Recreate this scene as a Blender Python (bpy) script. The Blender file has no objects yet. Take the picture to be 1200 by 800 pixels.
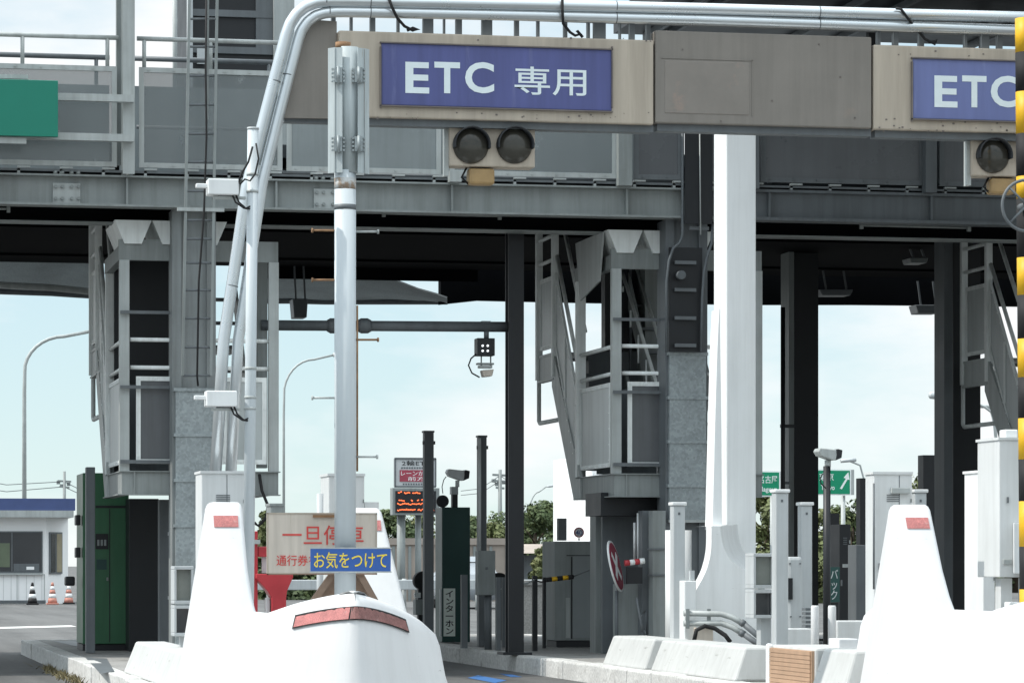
import bpy, bmesh, math, random
from mathutils import Vector
PI = math.pi
R = math.radians
rnd = random.Random(7)
SC = bpy.context.scene
COL = SC.collection

# ------------------------------------------------------------------ camera
F, HY, CX, H = 4000.0, 660.0, 600.0, 1.25
A = R(11.5)
SA, CA = math.sin(A), math.cos(A)

def ray(px, py):
    u = (px - CX) / F
    return Vector((SA + CA * u, CA - SA * u, (HY - py) / F))
def at(px, py, Y):
    d = ray(px, py); t = Y / d.y
    return Vector((d.x * t, Y, H + d.z * t))
def xat(px, Y): return at(px, 660, Y).x
def zat(px, py, Y): return at(px, py, Y).z
def gd(px, py, z=0.0):
    d = ray(px, py); t = (z - H) / d.z
    return Vector((d.x * t, d.y * t, z))

cd = bpy.data.cameras.new('camera'); cam = bpy.data.objects.new('camera', cd); COL.objects.link(cam)
cam.location = (0, 0, H); cam.rotation_euler = (PI / 2, 0, -A)
cd.sensor_width = 36; cd.lens = F * 36 / 1200; cd.shift_y = 260 / 1200
cd.clip_start = .5; cd.clip_end = 3000
SC.camera = cam

# ------------------------------------------------------------------ materials
def ypx(px, z, Y): # pixel row of height z
    d = ray(px, 660); tt = Y / d.y
    return 660 - (z - H) * F / tt
MATS = {}
def mat(name, c, rough=.55, metal=0, var=.18, scale=3.0, streak=False, bump=0, c2=None, spec=.4, thr=None, alpha=1, fine=0, emit=None, drip=0):
    """base colour varied by noise; c2 = second colour mixed in with a threshold (dirt, rust, chips, painted reflections)"""
    m = bpy.data.materials.new(name); m.use_nodes = True
    nt = m.node_tree; N = nt.nodes; L = nt.links
    b = N['Principled BSDF']
    b.inputs['Roughness'].default_value = rough; b.inputs['Metallic'].default_value = metal
    b.inputs['Specular IOR Level'].default_value = spec
    tc = N.new('ShaderNodeTexCoord'); mp = N.new('ShaderNodeMapping')
    L.new(tc.outputs['Object'], mp.inputs['Vector'])
    if streak: mp.inputs['Scale'].default_value = (6, 6, .5)
    n1 = N.new('ShaderNodeTexNoise'); n1.inputs['Scale'].default_value = scale; n1.inputs['Detail'].default_value = 7; n1.inputs['Roughness'].default_value = .62
    L.new(mp.outputs['Vector'], n1.inputs['Vector'])
    r1 = N.new('ShaderNodeValToRGB')
    r1.color_ramp.elements[0].position = .3; r1.color_ramp.elements[1].position = .72
    lo = [max(0, x * (1 - var)) for x in c]; hi = [min(1, x * (1 + var * .55)) for x in c]
    r1.color_ramp.elements[0].color = (*lo, 1); r1.color_ramp.elements[1].color = (*hi, 1)
    L.new(n1.outputs['Fac'], r1.inputs['Fac'])
    out = r1.outputs['Color']
    if c2:
        n2 = N.new('ShaderNodeTexNoise'); n2.inputs['Scale'].default_value = scale * 1.7; n2.inputs['Detail'].default_value = 9; n2.inputs['Roughness'].default_value = .7
        L.new(mp.outputs['Vector'], n2.inputs['Vector'])
        r2 = N.new('ShaderNodeValToRGB'); t = thr or .6
        r2.color_ramp.elements[0].position = t; r2.color_ramp.elements[1].position = min(1, t + .12)
        r2.color_ramp.elements[0].color = (0, 0, 0, 1); r2.color_ramp.elements[1].color = (.85, .85, .85, 1)
        L.new(n2.outputs['Fac'], r2.inputs['Fac'])
        mx = N.new('ShaderNodeMixRGB'); mx.inputs['Color2'].default_value = (*c2, 1)
        L.new(r2.outputs['Color'], mx.inputs['Fac']); L.new(out, mx.inputs['Color1']); out = mx.outputs['Color']
    if fine:
        n3 = N.new('ShaderNodeTexNoise'); n3.inputs['Scale'].default_value = fine; n3.inputs['Detail'].default_value = 3
        L.new(tc.outputs['Object'], n3.inputs['Vector'])
        r3 = N.new('ShaderNodeValToRGB'); r3.color_ramp.elements[0].position = .35; r3.color_ramp.elements[1].position = .65
        r3.color_ramp.elements[0].color = (.72, .72, .72, 1); r3.color_ramp.elements[1].color = (1.0, 1.0, 1.0, 1)
        L.new(n3.outputs['Fac'], r3.inputs['Fac'])
        mx = N.new('ShaderNodeMixRGB'); mx.blend_type = 'MULTIPLY'; mx.inputs['Fac'].default_value = 1
        L.new(out, mx.inputs['Color1']); L.new(r3.outputs['Color'], mx.inputs['Color2']); out = mx.outputs['Color']
    if drip:
        md = N.new('ShaderNodeMapping'); md.inputs['Scale'].default_value = (5.5, 5.5, .3); L.new(tc.outputs['Object'], md.inputs['Vector'])
        n4 = N.new('ShaderNodeTexNoise'); n4.inputs['Scale'].default_value = 1.6; n4.inputs['Detail'].default_value = 6; n4.inputs['Roughness'].default_value = .65
        L.new(md.outputs['Vector'], n4.inputs['Vector'])
        r4 = N.new('ShaderNodeValToRGB'); r4.color_ramp.elements[0].position = .34; r4.color_ramp.elements[1].position = .56
        r4.color_ramp.elements[0].color = (1 - drip*.75, 1 - drip * .77, 1 - drip * .80, 1); r4.color_ramp.elements[1].color = (1, 1, 1, 1)
        L.new(n4.outputs['Fac'], r4.inputs['Fac'])
        mx = N.new('ShaderNodeMixRGB'); mx.blend_type = 'MULTIPLY'; mx.inputs['Fac'].default_value = 1
        L.new(out, mx.inputs['Color1']); L.new(r4.outputs['Color'], mx.inputs['Color2']); out = mx.outputs['Color']
    L.new(out, b.inputs['Base Color'])
    # roughness breakup
    mr = N.new('ShaderNodeMapRange'); mr.inputs['To Min'].default_value = max(.05, rough - .12); mr.inputs['To Max'].default_value = min(1, rough + .15)
    L.new(n1.outputs['Fac'], mr.inputs['Value']); L.new(mr.outputs['Result'], b.inputs['Roughness'])
    if bump:
        bp = N.new('ShaderNodeBump'); bp.inputs['Strength'].default_value = bump; bp.inputs['Distance'].default_value = .02
        nb = N.new('ShaderNodeTexNoise'); nb.inputs['Scale'].default_value = scale * 9; nb.inputs['Detail'].default_value = 5
        L.new(tc.outputs['Object'], nb.inputs['Vector']); L.new(nb.outputs['Fac'], bp.inputs['Height']); L.new(bp.outputs['Normal'], b.inputs['Normal'])
    if alpha < 1: b.inputs['Alpha'].default_value = alpha
    if emit:
        b.inputs['Emission Color'].default_value = (*emit[0], 1); b.inputs['Emission Strength'].default_value = emit[1]
    MATS[name] = m
    return m

def scuff(m, dark=.55, thr=.69, sc=(1.2, 1.6, 9)):
    """thin horizontal tyre and bumper marks"""
    N = m.node_tree.nodes; L = m.node_tree.links; b = N['Principled BSDF']
    tc = N.new('ShaderNodeTexCoord'); mp = N.new('ShaderNodeMapping'); mp.inputs['Scale'].default_value = sc; mp.inputs['Rotation'].default_value = (.06, .03, 0)
    L.new(tc.outputs['Object'], mp.inputs['Vector'])
    n = N.new('ShaderNodeTexNoise'); n.inputs['Scale'].default_value = 2.2; n.inputs['Detail'].default_value = 8; n.inputs['Roughness'].default_value = .7
    L.new(mp.outputs['Vector'], n.inputs['Vector'])
    r = N.new('ShaderNodeValToRGB'); r.color_ramp.elements[0].position = thr; r.color_ramp.elements[1].position = thr + .07
    r.color_ramp.elements[0].color = (1, 1, 1, 1); r.color_ramp.elements[1].color = (dark, dark*.98, dark*.95, 1)
    L.new(n.outputs['Fac'], r.inputs['Fac'])
    mx = N.new('ShaderNodeMixRGB'); mx.blend_type = 'MULTIPLY'; mx.inputs['Fac'].default_value = 1
    src = b.inputs['Base Color'].links[0].from_socket
    L.new(src, mx.inputs['Color1']); L.new(r.outputs['Color'], mx.inputs['Color2']); L.new(mx.outputs['Color'], b.inputs['Base Color'])

def galv_mat():
    m = mat('galvanised steel', (.33, .37, .38), .5, .35, .2, 4)
    N = m.node_tree.nodes; L = m.node_tree.links; b = N['Principled BSDF']
    tc = N.new('ShaderNodeTexCoord'); v = N.new('ShaderNodeTexVoronoi'); v.inputs['Scale'].default_value = 38
    L.new(tc.outputs['Object'], v.inputs['Vector'])
    r = N.new('ShaderNodeValToRGB'); r.color_ramp.elements[0].color = (.68, .68, .68, 1); r.color_ramp.elements[1].color = (1.12, 1.12, 1.12, 1)
    L.new(v.outputs['Color'], r.inputs['Fac'])
    mx = N.new('ShaderNodeMixRGB'); mx.blend_type = 'MULTIPLY'; mx.inputs['Fac'].default_value = .8
    src = b.inputs['Base Color'].links[0].from_socket
    L.new(src, mx.inputs['Color1']); L.new(r.outputs['Color'], mx.inputs['Color2']); L.new(mx.outputs['Color'], b.inputs['Base Color'])
    return m

WHITE = mat('white painted concrete', (.62, .63, .635), .5, var=.035, scale=1.2, c2=(.70, .70, .67), thr=.70, bump=.04, drip=0.07)
BLOCKW = mat('grimy white block paint', (.50, .51, .50), .65, var=.07, scale=1.6, c2=(.48, .47, .44), thr=.66, bump=.03, drip=0.16)
FOOTW = mat('pale painted concrete', (.79, .81, .81), .55, var=.05, scale=1.4, c2=(.56, .56, .54), thr=.68, bump=.02, drip=0.12)
STAIR = mat('bright galvanised rail', (.82, .86, .85), .45, 0, .14, 2.4, c2=(.40, .41, .39), thr=.64, drip=0.25)
SHEET = mat('light guard sheet', (.46, .50, .50), .4, var=.12, scale=1.4, c2=(.36, .38, .38), thr=.6, drip=0.2)
WPAINT = mat('white painted metal', (.74, .76, .76), .4, var=.07, scale=2.0, c2=(.55, .54, .5), thr=.7, drip=0.1)
WGREY = mat('pale grey painted metal', (.48, .51, .52), .42, var=.08, scale=2.2, c2=(.42, .40, .36), thr=.7, drip=0.16)
CABG = mat('pale cabinet paint', (.62, .64, .64), .45, var=.07, scale=1.4, c2=(.5, .48, .44), thr=.72, drip=0.14)
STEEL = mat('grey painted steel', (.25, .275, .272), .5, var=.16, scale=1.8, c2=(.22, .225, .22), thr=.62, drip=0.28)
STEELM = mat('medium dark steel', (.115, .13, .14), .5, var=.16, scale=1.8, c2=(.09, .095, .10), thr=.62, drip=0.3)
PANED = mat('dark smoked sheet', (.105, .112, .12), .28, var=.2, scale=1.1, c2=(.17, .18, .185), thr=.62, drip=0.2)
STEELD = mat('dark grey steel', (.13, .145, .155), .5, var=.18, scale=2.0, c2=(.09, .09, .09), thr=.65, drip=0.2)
STEELL = mat('light grey steel', (.40, .43, .425), .45, var=.14, scale=2.4, c2=(.28, .27, .25), thr=.68, drip=0.25)
BLACK = mat('black painted steel', (.013, .015, .018), .45, var=.25, scale=2)
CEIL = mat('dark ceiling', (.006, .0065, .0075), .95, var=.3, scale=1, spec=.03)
GALV = galv_mat()
scuff(WHITE, .5, .66); scuff(BLOCKW, .6, .62); scuff(FOOTW, .7, .66)
PIPE = mat('brushed pipe', (.60, .64, .66), .28, .7, .06, 2)
SIGNTAN = mat('weathered tan sign box', (.44, .385, .315), .6, var=.16, scale=1.3, streak=True, c2=(.27, .22, .17), thr=.63, drip=0.22)
SIGNEDGE = mat('dirty sign edge', (.16, .14, .13), .7, var=.3, scale=3)
SIGNGREY = mat('faded grey sign cover', (.222, .204, .182), .65, var=.14, scale=1.3, c2=(.26, .222, .19), thr=.62, drip=0.16)
SIGNBLUE = mat('violet blue sign face', (.085, .098, .26), .45, var=.16, scale=1.1, streak=True, c2=(.13, .145, .30), thr=.60, drip=0.14)
SIGNBLUE2 = mat('paler blue sign face', (.14, .17, .36), .45, var=.14, scale=1.1, streak=True, c2=(.18, .21, .40), thr=.60)
LETTER = mat('pale sign lettering', (.70, .78, .80), .5, var=.08, scale=4)
POLE = mat('pale blue grey pole', (.50, .55, .575), .42, var=.06, scale=1.5, drip=0.1)
RUSTY = mat('rusted galvanised plate', (.42, .47, .48), .6, .15, .2, 3, streak=True, c2=(.25, .17, .10), thr=.62)
RUST = mat('rusty steel', (.26, .15, .08), .8, var=.4, scale=9, c2=(.40, .36, .32), thr=.6)
REFL = mat('faded red reflector', (.52, .19, .18), .6, var=.3, scale=14, c2=(.62, .40, .38), thr=.60, fine=90)
REFLB = mat('browned reflector', (.27, .125, .115), .7, var=.35, scale=12, c2=(.40, .27, .25), thr=.58, fine=90)
RED = mat('red painted metal', (.42, .035, .045), .4, var=.2, scale=4)
BOARD = mat('aged cream board', (.58, .52, .45), .7, var=.12, scale=2.2, streak=True, c2=(.46, .40, .31), thr=.60, drip=0.16)
REDTXT = mat('red lettering', (.62, .07, .06), .6, var=.2, scale=8)
BLUE = mat('bright blue sign', (.03, .10, .34), .4, var=.12, scale=3)
YELTXT = mat('yellow lettering', (.76, .58, .06), .5, var=.12, scale=6)
YELLOW = mat('yellow pole band', (.66, .38, .012), .5, var=.16, scale=5, c2=(.35, .25, .08), thr=.68)
GREEN = mat('dark green machine', (.036, .135, .066), .38, var=.16, scale=1.5, drip=0.2)
GREEND = mat('deep green machine', (.016, .062, .056), .4, var=.16, scale=1.5)
TEAL = mat('green road sign', (.006, .19, .13), .4, var=.06, scale=2)
HWGREEN = mat('highway green', (.0, .26, .13), .4, var=.05, scale=2)
WHITETXT = mat('white lettering', (.85, .87, .87), .5, var=.03, scale=4)
BROWN = mat('brown board', (.27, .19, .14), .7, var=.25, scale=6, c2=(.22, .13, .08), thr=.6)
TANS = mat('tan ribbed sheet', (.44, .29, .19), .6, var=.15, scale=6)
GLASSD = mat('dark window glass', (.03, .035, .04), .08, var=.2, scale=1, spec=.8)
LENS = mat('dark signal lens', (.05, .048, .04), .16, var=.3, scale=3, streak=False)
PANE = mat('smoked guard panel', (.19, .215, .22), .22, var=.14, scale=1.4, alpha=.6, spec=.6, c2=(.36, .39, .39), thr=.60)  # second colour paints pale cloud reflections into the sheet
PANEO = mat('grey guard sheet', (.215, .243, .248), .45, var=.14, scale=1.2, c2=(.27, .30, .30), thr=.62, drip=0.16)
ASPH = mat('asphalt', (.15, .15, .147), .85, var=.18, scale=.25, c2=(.115, .115, .113), thr=.6, bump=.25, fine=40)
_n = ASPH.node_tree.nodes; _l = ASPH.node_tree.links; _b = _n['Principled BSDF']
_tc = _n.new('ShaderNodeTexCoord'); _src = _b.inputs['Base Color'].links[0].from_socket
for _sc, _lo, _p in (((1.5, .045, 1), .72, (.36, .62)), ((.55, .3, 1), .62, (.30, .42)), ((9, 7, 1), .86, (.42, .5))):
    _mp = _n.new('ShaderNodeMapping'); _mp.inputs['Scale'].default_value = _sc; _l.new(_tc.outputs['Object'], _mp.inputs['Vector'])
    _t = _n.new('ShaderNodeTexNoise'); _t.inputs['Scale'].default_value = 1.3; _t.inputs['Detail'].default_value = 5; _l.new(_mp.outputs['Vector'], _t.inputs['Vector'])
    _r = _n.new('ShaderNodeValToRGB'); _r.color_ramp.elements[0].position = _p[0]; _r.color_ramp.elements[1].position = _p[1]
    _r.color_ramp.elements[0].color = (_lo, _lo, _lo, 1); _r.color_ramp.elements[1].color = (1, 1, 1, 1); _l.new(_t.outputs['Fac'], _r.inputs['Fac'])
    _m = _n.new('ShaderNodeMixRGB'); _m.blend_type = 'MULTIPLY'; _m.inputs['Fac'].default_value = 1
    _l.new(_src, _m.inputs['Color1']); _l.new(_r.outputs['Color'], _m.inputs['Color2']); _src = _m.outputs['Color']
_l.new(_src, _b.inputs['Base Color'])
CONC = mat('concrete paving', (.36, .355, .34), .85, var=.25, scale=.9, c2=(.15, .145, .13), thr=.58, bump=.2, fine=30)
KERB = mat('worn white kerb', (.64, .64, .62), .8, var=.15, scale=2.2, c2=(.33, .32, .30), thr=.56, bump=.3, fine=35)
LINE = mat('white road paint', (.62, .62, .60), .7, var=.15, scale=3, c2=(.2, .2, .2), thr=.66)
BLUEP = mat('blue road paint', (.05, .16, .40), .7, var=.2, scale=5, c2=(.1, .1, .1), thr=.6)
ROOFB = mat('blue roof', (.06, .09, .22), .5, var=.15, scale=2)
WALLW = mat('white building wall', (.84, .85, .85), .6, var=.05, scale=1)
ORANGE = mat('cone orange', (.50, .22, .17), .6, var=.15, scale=5)
WOODW = mat('tan wall panels', (.36, .31, .27), .8, var=.2, scale=1)
RUBBER = mat('black rubber', (.012, .012, .013), .7, var=.3, scale=5)
BARK = mat('bark', (.09, .07, .05), .9, var=.3, scale=5)
LEAF1 = mat('leaf dark green', (.075, .11, .045), .7, var=.5, scale=.9, c2=(.13, .16, .06), thr=.50)
LEAF2 = mat('leaf olive green', (.125, .15, .058), .7, var=.5, scale=.9, c2=(.19, .195, .08), thr=.50)
NET = mat('pale awning mesh', (.33, .36, .37), .8, var=.2, scale=1.2, c2=(.34, .37, .38), thr=.6, fine=70)
_n = NET.node_tree.nodes; _l = NET.node_tree.links
_t = _n.new('ShaderNodeBsdfTranslucent'); _m = _n.new('ShaderNodeMixShader'); _m.inputs[0].default_value = .45
_l.new(_n['Principled BSDF'].inputs['Base Color'].links[0].from_socket, _t.inputs['Color'])
_l.new(_n['Principled BSDF'].outputs[0], _m.inputs[1]); _l.new(_t.outputs[0], _m.inputs[2]); _l.new(_m.outputs[0], _n['Material Output'].inputs['Surface'])
AMBER = mat('dirty amber lamp', (.33, .22, .10), .45, var=.25, scale=6)
LED = mat('orange led', (.5, .08, .02), .5, emit=((1.0, .16, .05), 1.6))
LEDW = mat('white led', (.8, .8, .8), .5, emit=((.9, .95, 1.0), 1.0))
CARP = mat('silver car paint', (.30, .33, .36), .25, var=.03, scale=1)

# ------------------------------------------------------------------ mesh builder
ORG = {}
class MB:
    def __init__(s): s.v = []; s.f = []; s.sm = []
    def add(s, vs, fs, smooth=False):
        o = len(s.v); s.v += [Vector(p) for p in vs]
        for f in fs: s.f.append([i + o for i in f]); s.sm.append(smooth)
        return s
    def box(s, x0, x1, y0, y1, z0, z1):
        if x0 > x1: x0, x1 = x1, x0
        if y0 > y1: y0, y1 = y1, y0
        if z0 > z1: z0, z1 = z1, z0
        return s.add([(x0,y0,z0),(x1,y0,z0),(x1,y1,z0),(x0,y1,z0),(x0,y0,z1),(x1,y0,z1),(x1,y1,z1),(x0,y1,z1)],
                     [(0,3,2,1),(4,5,6,7),(0,1,5,4),(1,2,6,5),(2,3,7,6),(3,0,4,7)])
    def pb(s, px0, px1, py0, py1, Y, d):
        xm = (px0 + px1) / 2
        return s.box(xat(px0, Y), xat(px1, Y), Y, Y + d, zat(xm, py1, Y), zat(xm, py0, Y))
    def tube(s, pts, r, n=12, cap=True):
        pts = [Vector(p) for p in pts]; rs = r if isinstance(r, (list, tuple)) else [r] * len(pts)
        vs = []; prev = None
        for i, p in enumerate(pts):
            a = pts[max(0, i - 1)]; b = pts[min(len(pts) - 1, i + 1)]
            d = (b - a).normalized()
            if prev is None:
                ref = Vector((0, 0, 1)) if abs(d.z) < .9 else Vector((0, 1, 0))
                u = d.cross(ref).normalized()
            else:
                u = (prev - d * prev.dot(d)).normalized()
            w = d.cross(u).normalized(); prev = u
            for k in range(n):
                t = 2 * PI * k / n
                vs.append(p + (u * math.cos(t) + w * math.sin(t)) * rs[i])
        fs = []
        for i in range(len(pts) - 1):
            for k in range(n):
                fs.append((i*n+k, i*n+(k+1)%n, (i+1)*n+(k+1)%n, (i+1)*n+k))
        s.add(vs, fs, True)
        if cap:
            o = len(s.v) - len(vs)
            s.f.append([o + k for k in range(n)][::-1]); s.sm.append(False)
            s.f.append([o + (len(pts)-1)*n + k for k in range(n)]); s.sm.append(False)
        return s
    def bar(s, p, q, w, h):
        """square bar from p to q"""
        p = Vector(p); q = Vector(q); d = (q - p).normalized()
        ref = Vector((0,0,1)) if abs(d.z) < .9 else Vector((0,1,0))
        u = d.cross(ref).normalized() * w / 2; v = u.cross(d).normalized() * h / 2
        vs = [p-u-v,p+u-v,p+u+v,p-u+v,q-u-v,q+u-v,q+u+v,q-u+v]
        return s.add(vs, [(0,3,2,1),(4,5,6,7),(0,1,5,4),(1,2,6,5),(2,3,7,6),(3,0,4,7)])
    def prism(s, poly, axis, a, b):
        """poly in the plane across axis, extruded from a to b. axis 'x': (y,z); 'y': (x,z); 'z': (x,y)"""
        def P(p, t):
            return {'x': (t, p[0], p[1]), 'y': (p[0], t, p[1]), 'z': (p[0], p[1], t)}[axis]
        n = len(poly)
        vs = [P(p, a) for p in poly] + [P(p, b) for p in poly]
        fs = [list(range(n))[::-1], list(range(n, 2*n))] + [(i, (i+1)%n, n+(i+1)%n, n+i) for i in range(n)]
        return s.add(vs, fs)
    def loft(s, rings, closed=True, cap=True, smooth=True):
        n = len(rings[0]); vs = [p for r in rings for p in r]; fs = []
        for i in range(len(rings) - 1):
            for k in range(n if closed else n - 1):
                fs.append((i*n+k, i*n+(k+1)%n, (i+1)*n+(k+1)%n, (i+1)*n+k))
        s.add(vs, fs, smooth); o = len(s.v) - len(vs)
        if cap:
            s.f.append([o+k for k in range(n)][::-1]); s.sm.append(smooth)
            s.f.append([o+(len(rings)-1)*n+k for k in range(n)]); s.sm.append(smooth)
        return s
    def disc(s, c, r, y0, y1, n=28, sx=1):
        c = Vector(c)
        p = [(c.x + r*sx*math.cos(2*PI*k/n), c.z + r*math.sin(2*PI*k/n)) for k in range(n)]
        return s.prism(p, 'y', y0, y1)
    def build(s, name, m, parent=None, bevel=0, seg=2, recalc=True, wn=False):
        me = bpy.data.meshes.new(name); org = ORG.get(parent.name, Vector()) if parent else Vector()
        if parent is None and s.v:
            lo = [min(p[i] for p in s.v) for i in range(3)]; hi = [max(p[i] for p in s.v) for i in range(3)]
            org = Vector(((lo[0]+hi[0])/2, (lo[1]+hi[1])/2, lo[2]))
        me.from_pydata([p - org for p in s.v], [], s.f); me.polygons.foreach_set('use_smooth', s.sm)
        if recalc:
            bm = bmesh.new(); bm.from_mesh(me); bmesh.ops.recalc_face_normals(bm, faces=bm.faces); bm.to_mesh(me); bm.free()
        me.materials.append(m)
        o = bpy.data.objects.new(name, me); COL.objects.link(o)
        if parent: o.parent = parent
        else: o.location = org
        ORG[o.name] = org
        if bevel:
            b = o.modifiers.new('bevel', 'BEVEL'); b.width = bevel; b.segments = seg; b.limit_method = 'ANGLE'; b.angle_limit = R(40)
        return o

def thing(name, label, cat, loc=(0,0,0), group=None):
    o = bpy.data.objects.new(name, None); COL.objects.link(o); o.empty_display_size = .2
    o.location = loc; ORG[o.name] = Vector(loc); tag(o, label, cat, group); return o
def tag(o, label, cat, group=None):
    o['label'] = label; o['category'] = cat
    if group: o['group'] = group
    return o
def struct(o): o['kind'] = 'structure'; return o
def copy_tree(o, parent=None, shift=None):
    c = o.copy(); COL.objects.link(c)
    if parent: c.parent = parent
    if shift: c.location = Vector(o.location) + Vector(shift)
    ORG[c.name] = ORG[o.name] + (Vector(shift) if shift else Vector())
    for ch in [x for x in COL.objects if x.parent == o]: copy_tree(ch, c)
    return c
def boxed(name, m, parent, px0, px1, py0, py1, Y, d, bevel=0):
    return MB().pb(px0, px1, py0, py1, Y, d).build(name, m, parent, bevel)

def text(body, m, parent, px0, px1, py0, py1, Y, bold=0.0, ext=.002, name='lettering'):
    cu = bpy.data.curves.new('lettering', 'FONT'); cu.body = body; cu.size = 1; cu.offset = bold; cu.extrude = .004; cu.resolution_u = 4
    if '\n' in body: cu.space_line = .95; cu.align_x = 'CENTER'
    o = bpy.data.objects.new('lettering', cu); COL.objects.link(o)
    dg = bpy.context.evaluated_depsgraph_get(); dg.update()
    me = bpy.data.meshes.new_from_object(o.evaluated_get(dg)); bpy.data.objects.remove(o); bpy.data.curves.remove(cu)
    if not me.vertices: return None
    xs = [v.co.x for v in me.vertices]; ys = [v.co.y for v in me.vertices]
    X0, X1 = xat(px0, Y), xat(px1, Y); xm = (px0 + px1) / 2; Z0, Z1 = zat(xm, py1, Y), zat(xm, py0, Y)
    org = ORG[parent.name]
    for v in me.vertices:
        x = X0 + (v.co.x - min(xs)) / (max(xs) - min(xs)) * (X1 - X0)
        z = Z0 + (v.co.y - min(ys)) / (max(ys) - min(ys)) * (Z1 - Z0)
        v.co = Vector((x, Y - v.co.z * ext / .004, z)) - org
    me.materials.clear(); me.materials.append(m)
    t = bpy.data.objects.new(name, me); COL.objects.link(t); t.parent = parent; ORG[t.name] = org
    return t

# ------------------------------------------------------------------ ground
struct(MB().add([(-400,-30,0),(700,-30,0),(700,1500,0),(-400,1500,0)], [(0,1,2,3)]).build('road', ASPH))
a, b = gd(-300, 744), gd(90, 734)
struct(MB().add([(a.x,a.y,.004),(b.x,b.y,.004),(b.x,b.y+1.6,.004),(a.x,a.y+1.6,.004)], [(0,1,2,3)]).build('road_marking', LINE))
mb = MB()
for q in ([(548,794),(560,791),(594,797),(580,800)], [(585,789),(600,790),(612,793),(598,793)]):
    p = [gd(*k) for k in q]; mb.add([(k.x,k.y,.004) for k in p], [(0,1,2,3)])
struct(mb.build('lane_arrow_paint', BLUEP))
# kerbed toll islands
def island(x0, x1, y0, y1):
    struct(MB().box(x0+.2, x1-.2, y0+.2, y1-.2, -.1, .196).build('island_pavement', CONC))
    mb = MB(); y = y0
    while y < y1 - .01:
        e = min(y1, y + 1.0); j = rnd.uniform(-.008, .008); h = rnd.uniform(-.006, .006)
        mb.box(x0 + j, x0 + .2, y + .006, e - .006, -.1, .2 + h); mb.box(x1 - .2, x1 + j, y + .006, e - .006, -.1, .2 - h); y = e
    x = x0 + .21
    while x < x1 - .22:
        e = min(x1 - .21, x + .9); mb.box(x + .005, e - .005, y1 - .2, y1, -.1, .2); x = e
    struct(mb.build('island_kerb', KERB, bevel=.025))
island(2.75, 5.0, 23.2, 47.6)
island(7.92, 10.5, 23.2, 50.0)
island(13.4, 15.9, 23.2, 50.0)
# dark patches on the left island paving
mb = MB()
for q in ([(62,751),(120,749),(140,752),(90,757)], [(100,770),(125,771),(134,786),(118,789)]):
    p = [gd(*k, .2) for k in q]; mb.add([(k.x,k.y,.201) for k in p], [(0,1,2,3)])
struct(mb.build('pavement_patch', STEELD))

# ------------------------------------------------------------------ island end bumpers
XC, Y0N = 3.60, 23.0
WL, WR = .66, .745
def Hn(x): return 1.07 - .25 * min(1.3, abs(x - XC) / (.85 if x < XC else .76)) ** 1.7
def outline():
    W = WR; pts = []
    for k in range(8): pts.append((XC - WL, 26.6 - k * .36))
    n = 24
    for k in range(n + 1):
        u = -1 + 2 * k / n
        pts.append((XC + u * (WL if u < 0 else W), Y0N + .85 * (math.sqrt(u*u + .012) - math.sqrt(.012)) + .25 * max(0, abs(u) - .8) ** 1.5 * 3))
    for k in range(8): pts.append((XC + W, 24.08 + k * .36))
    return pts
OUT = outline()
def inset(pts, d):
    r = []
    for i, p in enumerate(pts):
        a = Vector(pts[max(0, i-1)]); b = Vector(pts[min(len(pts)-1, i+1)]); t = (b - a).normalized()
        r.append(Vector(p) + Vector((-t.y, t.x)) * d)
    return r
def ringz(fr, d): 
    o = inset(OUT, d)
    return o
def make_fin(t, dx, dy, mirror):
    XM = 2.97
    rings = []
    for z in (0, .2, .4, .55, .7, .8, .9, 1.0, 1.2, 1.4, 1.55, 1.66, 1.69, 1.705):
        q = (1.705 - z) / 1.705
        xl = 2.85 - .27 * q; xr = 3.085 + .03 * q + .50 * max(0, (1.2 - z) / 1.2) ** 2.0
        yf = 25.2 - 1.0 * q; yb = 25.52 + .08 * q
        c = .035
        sh = {1.69: .008, 1.705: .024}.get(z, 0)
        xl += sh; xr -= sh; yf += sh; yb -= sh
        if mirror: xl, xr = 2*XM - xr, 2*XM - xl
        ring = []
        for cx, cy, a0 in ((xr - c, yb - c, 0), (xl + c, yb - c, 90), (xl + c, yf + c, 180), (xr - c, yf + c, 270)):
            for k in range(4):
                aa = R(a0 + 30 * k); ring.append(Vector((cx + c * math.cos(aa) + dx, cy + c * math.sin(aa) + dy, z)))
        rings.append(ring)
    f = MB().loft(rings).build('fin', WHITE, t)
    def yfront(z): return 25.2 - 1.0 * ((1.705 - z) / 1.705) + dy
    xa, xb = (2.865 + dx, 3.045 + dx) if not mirror else (2*XM - 3.045 + dx, 2*XM - 2.865 + dx)
    z0, z1 = 1.52, 1.605
    MB().add([(xa, yfront(z0)-.008, z0), (xb, yfront(z0)-.008, z0), (xb, yfront(z1)-.008, z1), (xa, yfront(z1)-.008, z1),
              (xa, yfront(z0)+.02, z0), (xb, yfront(z0)+.02, z0), (xb, yfront(z1)+.02, z1), (xa, yfront(z1)+.02, z1)],
             [(0,1,2,3),(4,7,6,5),(0,4,5,1),(1,5,6,2),(2,6,7,3),(3,7,4,0)]).build('reflector', REFL, f)
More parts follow.
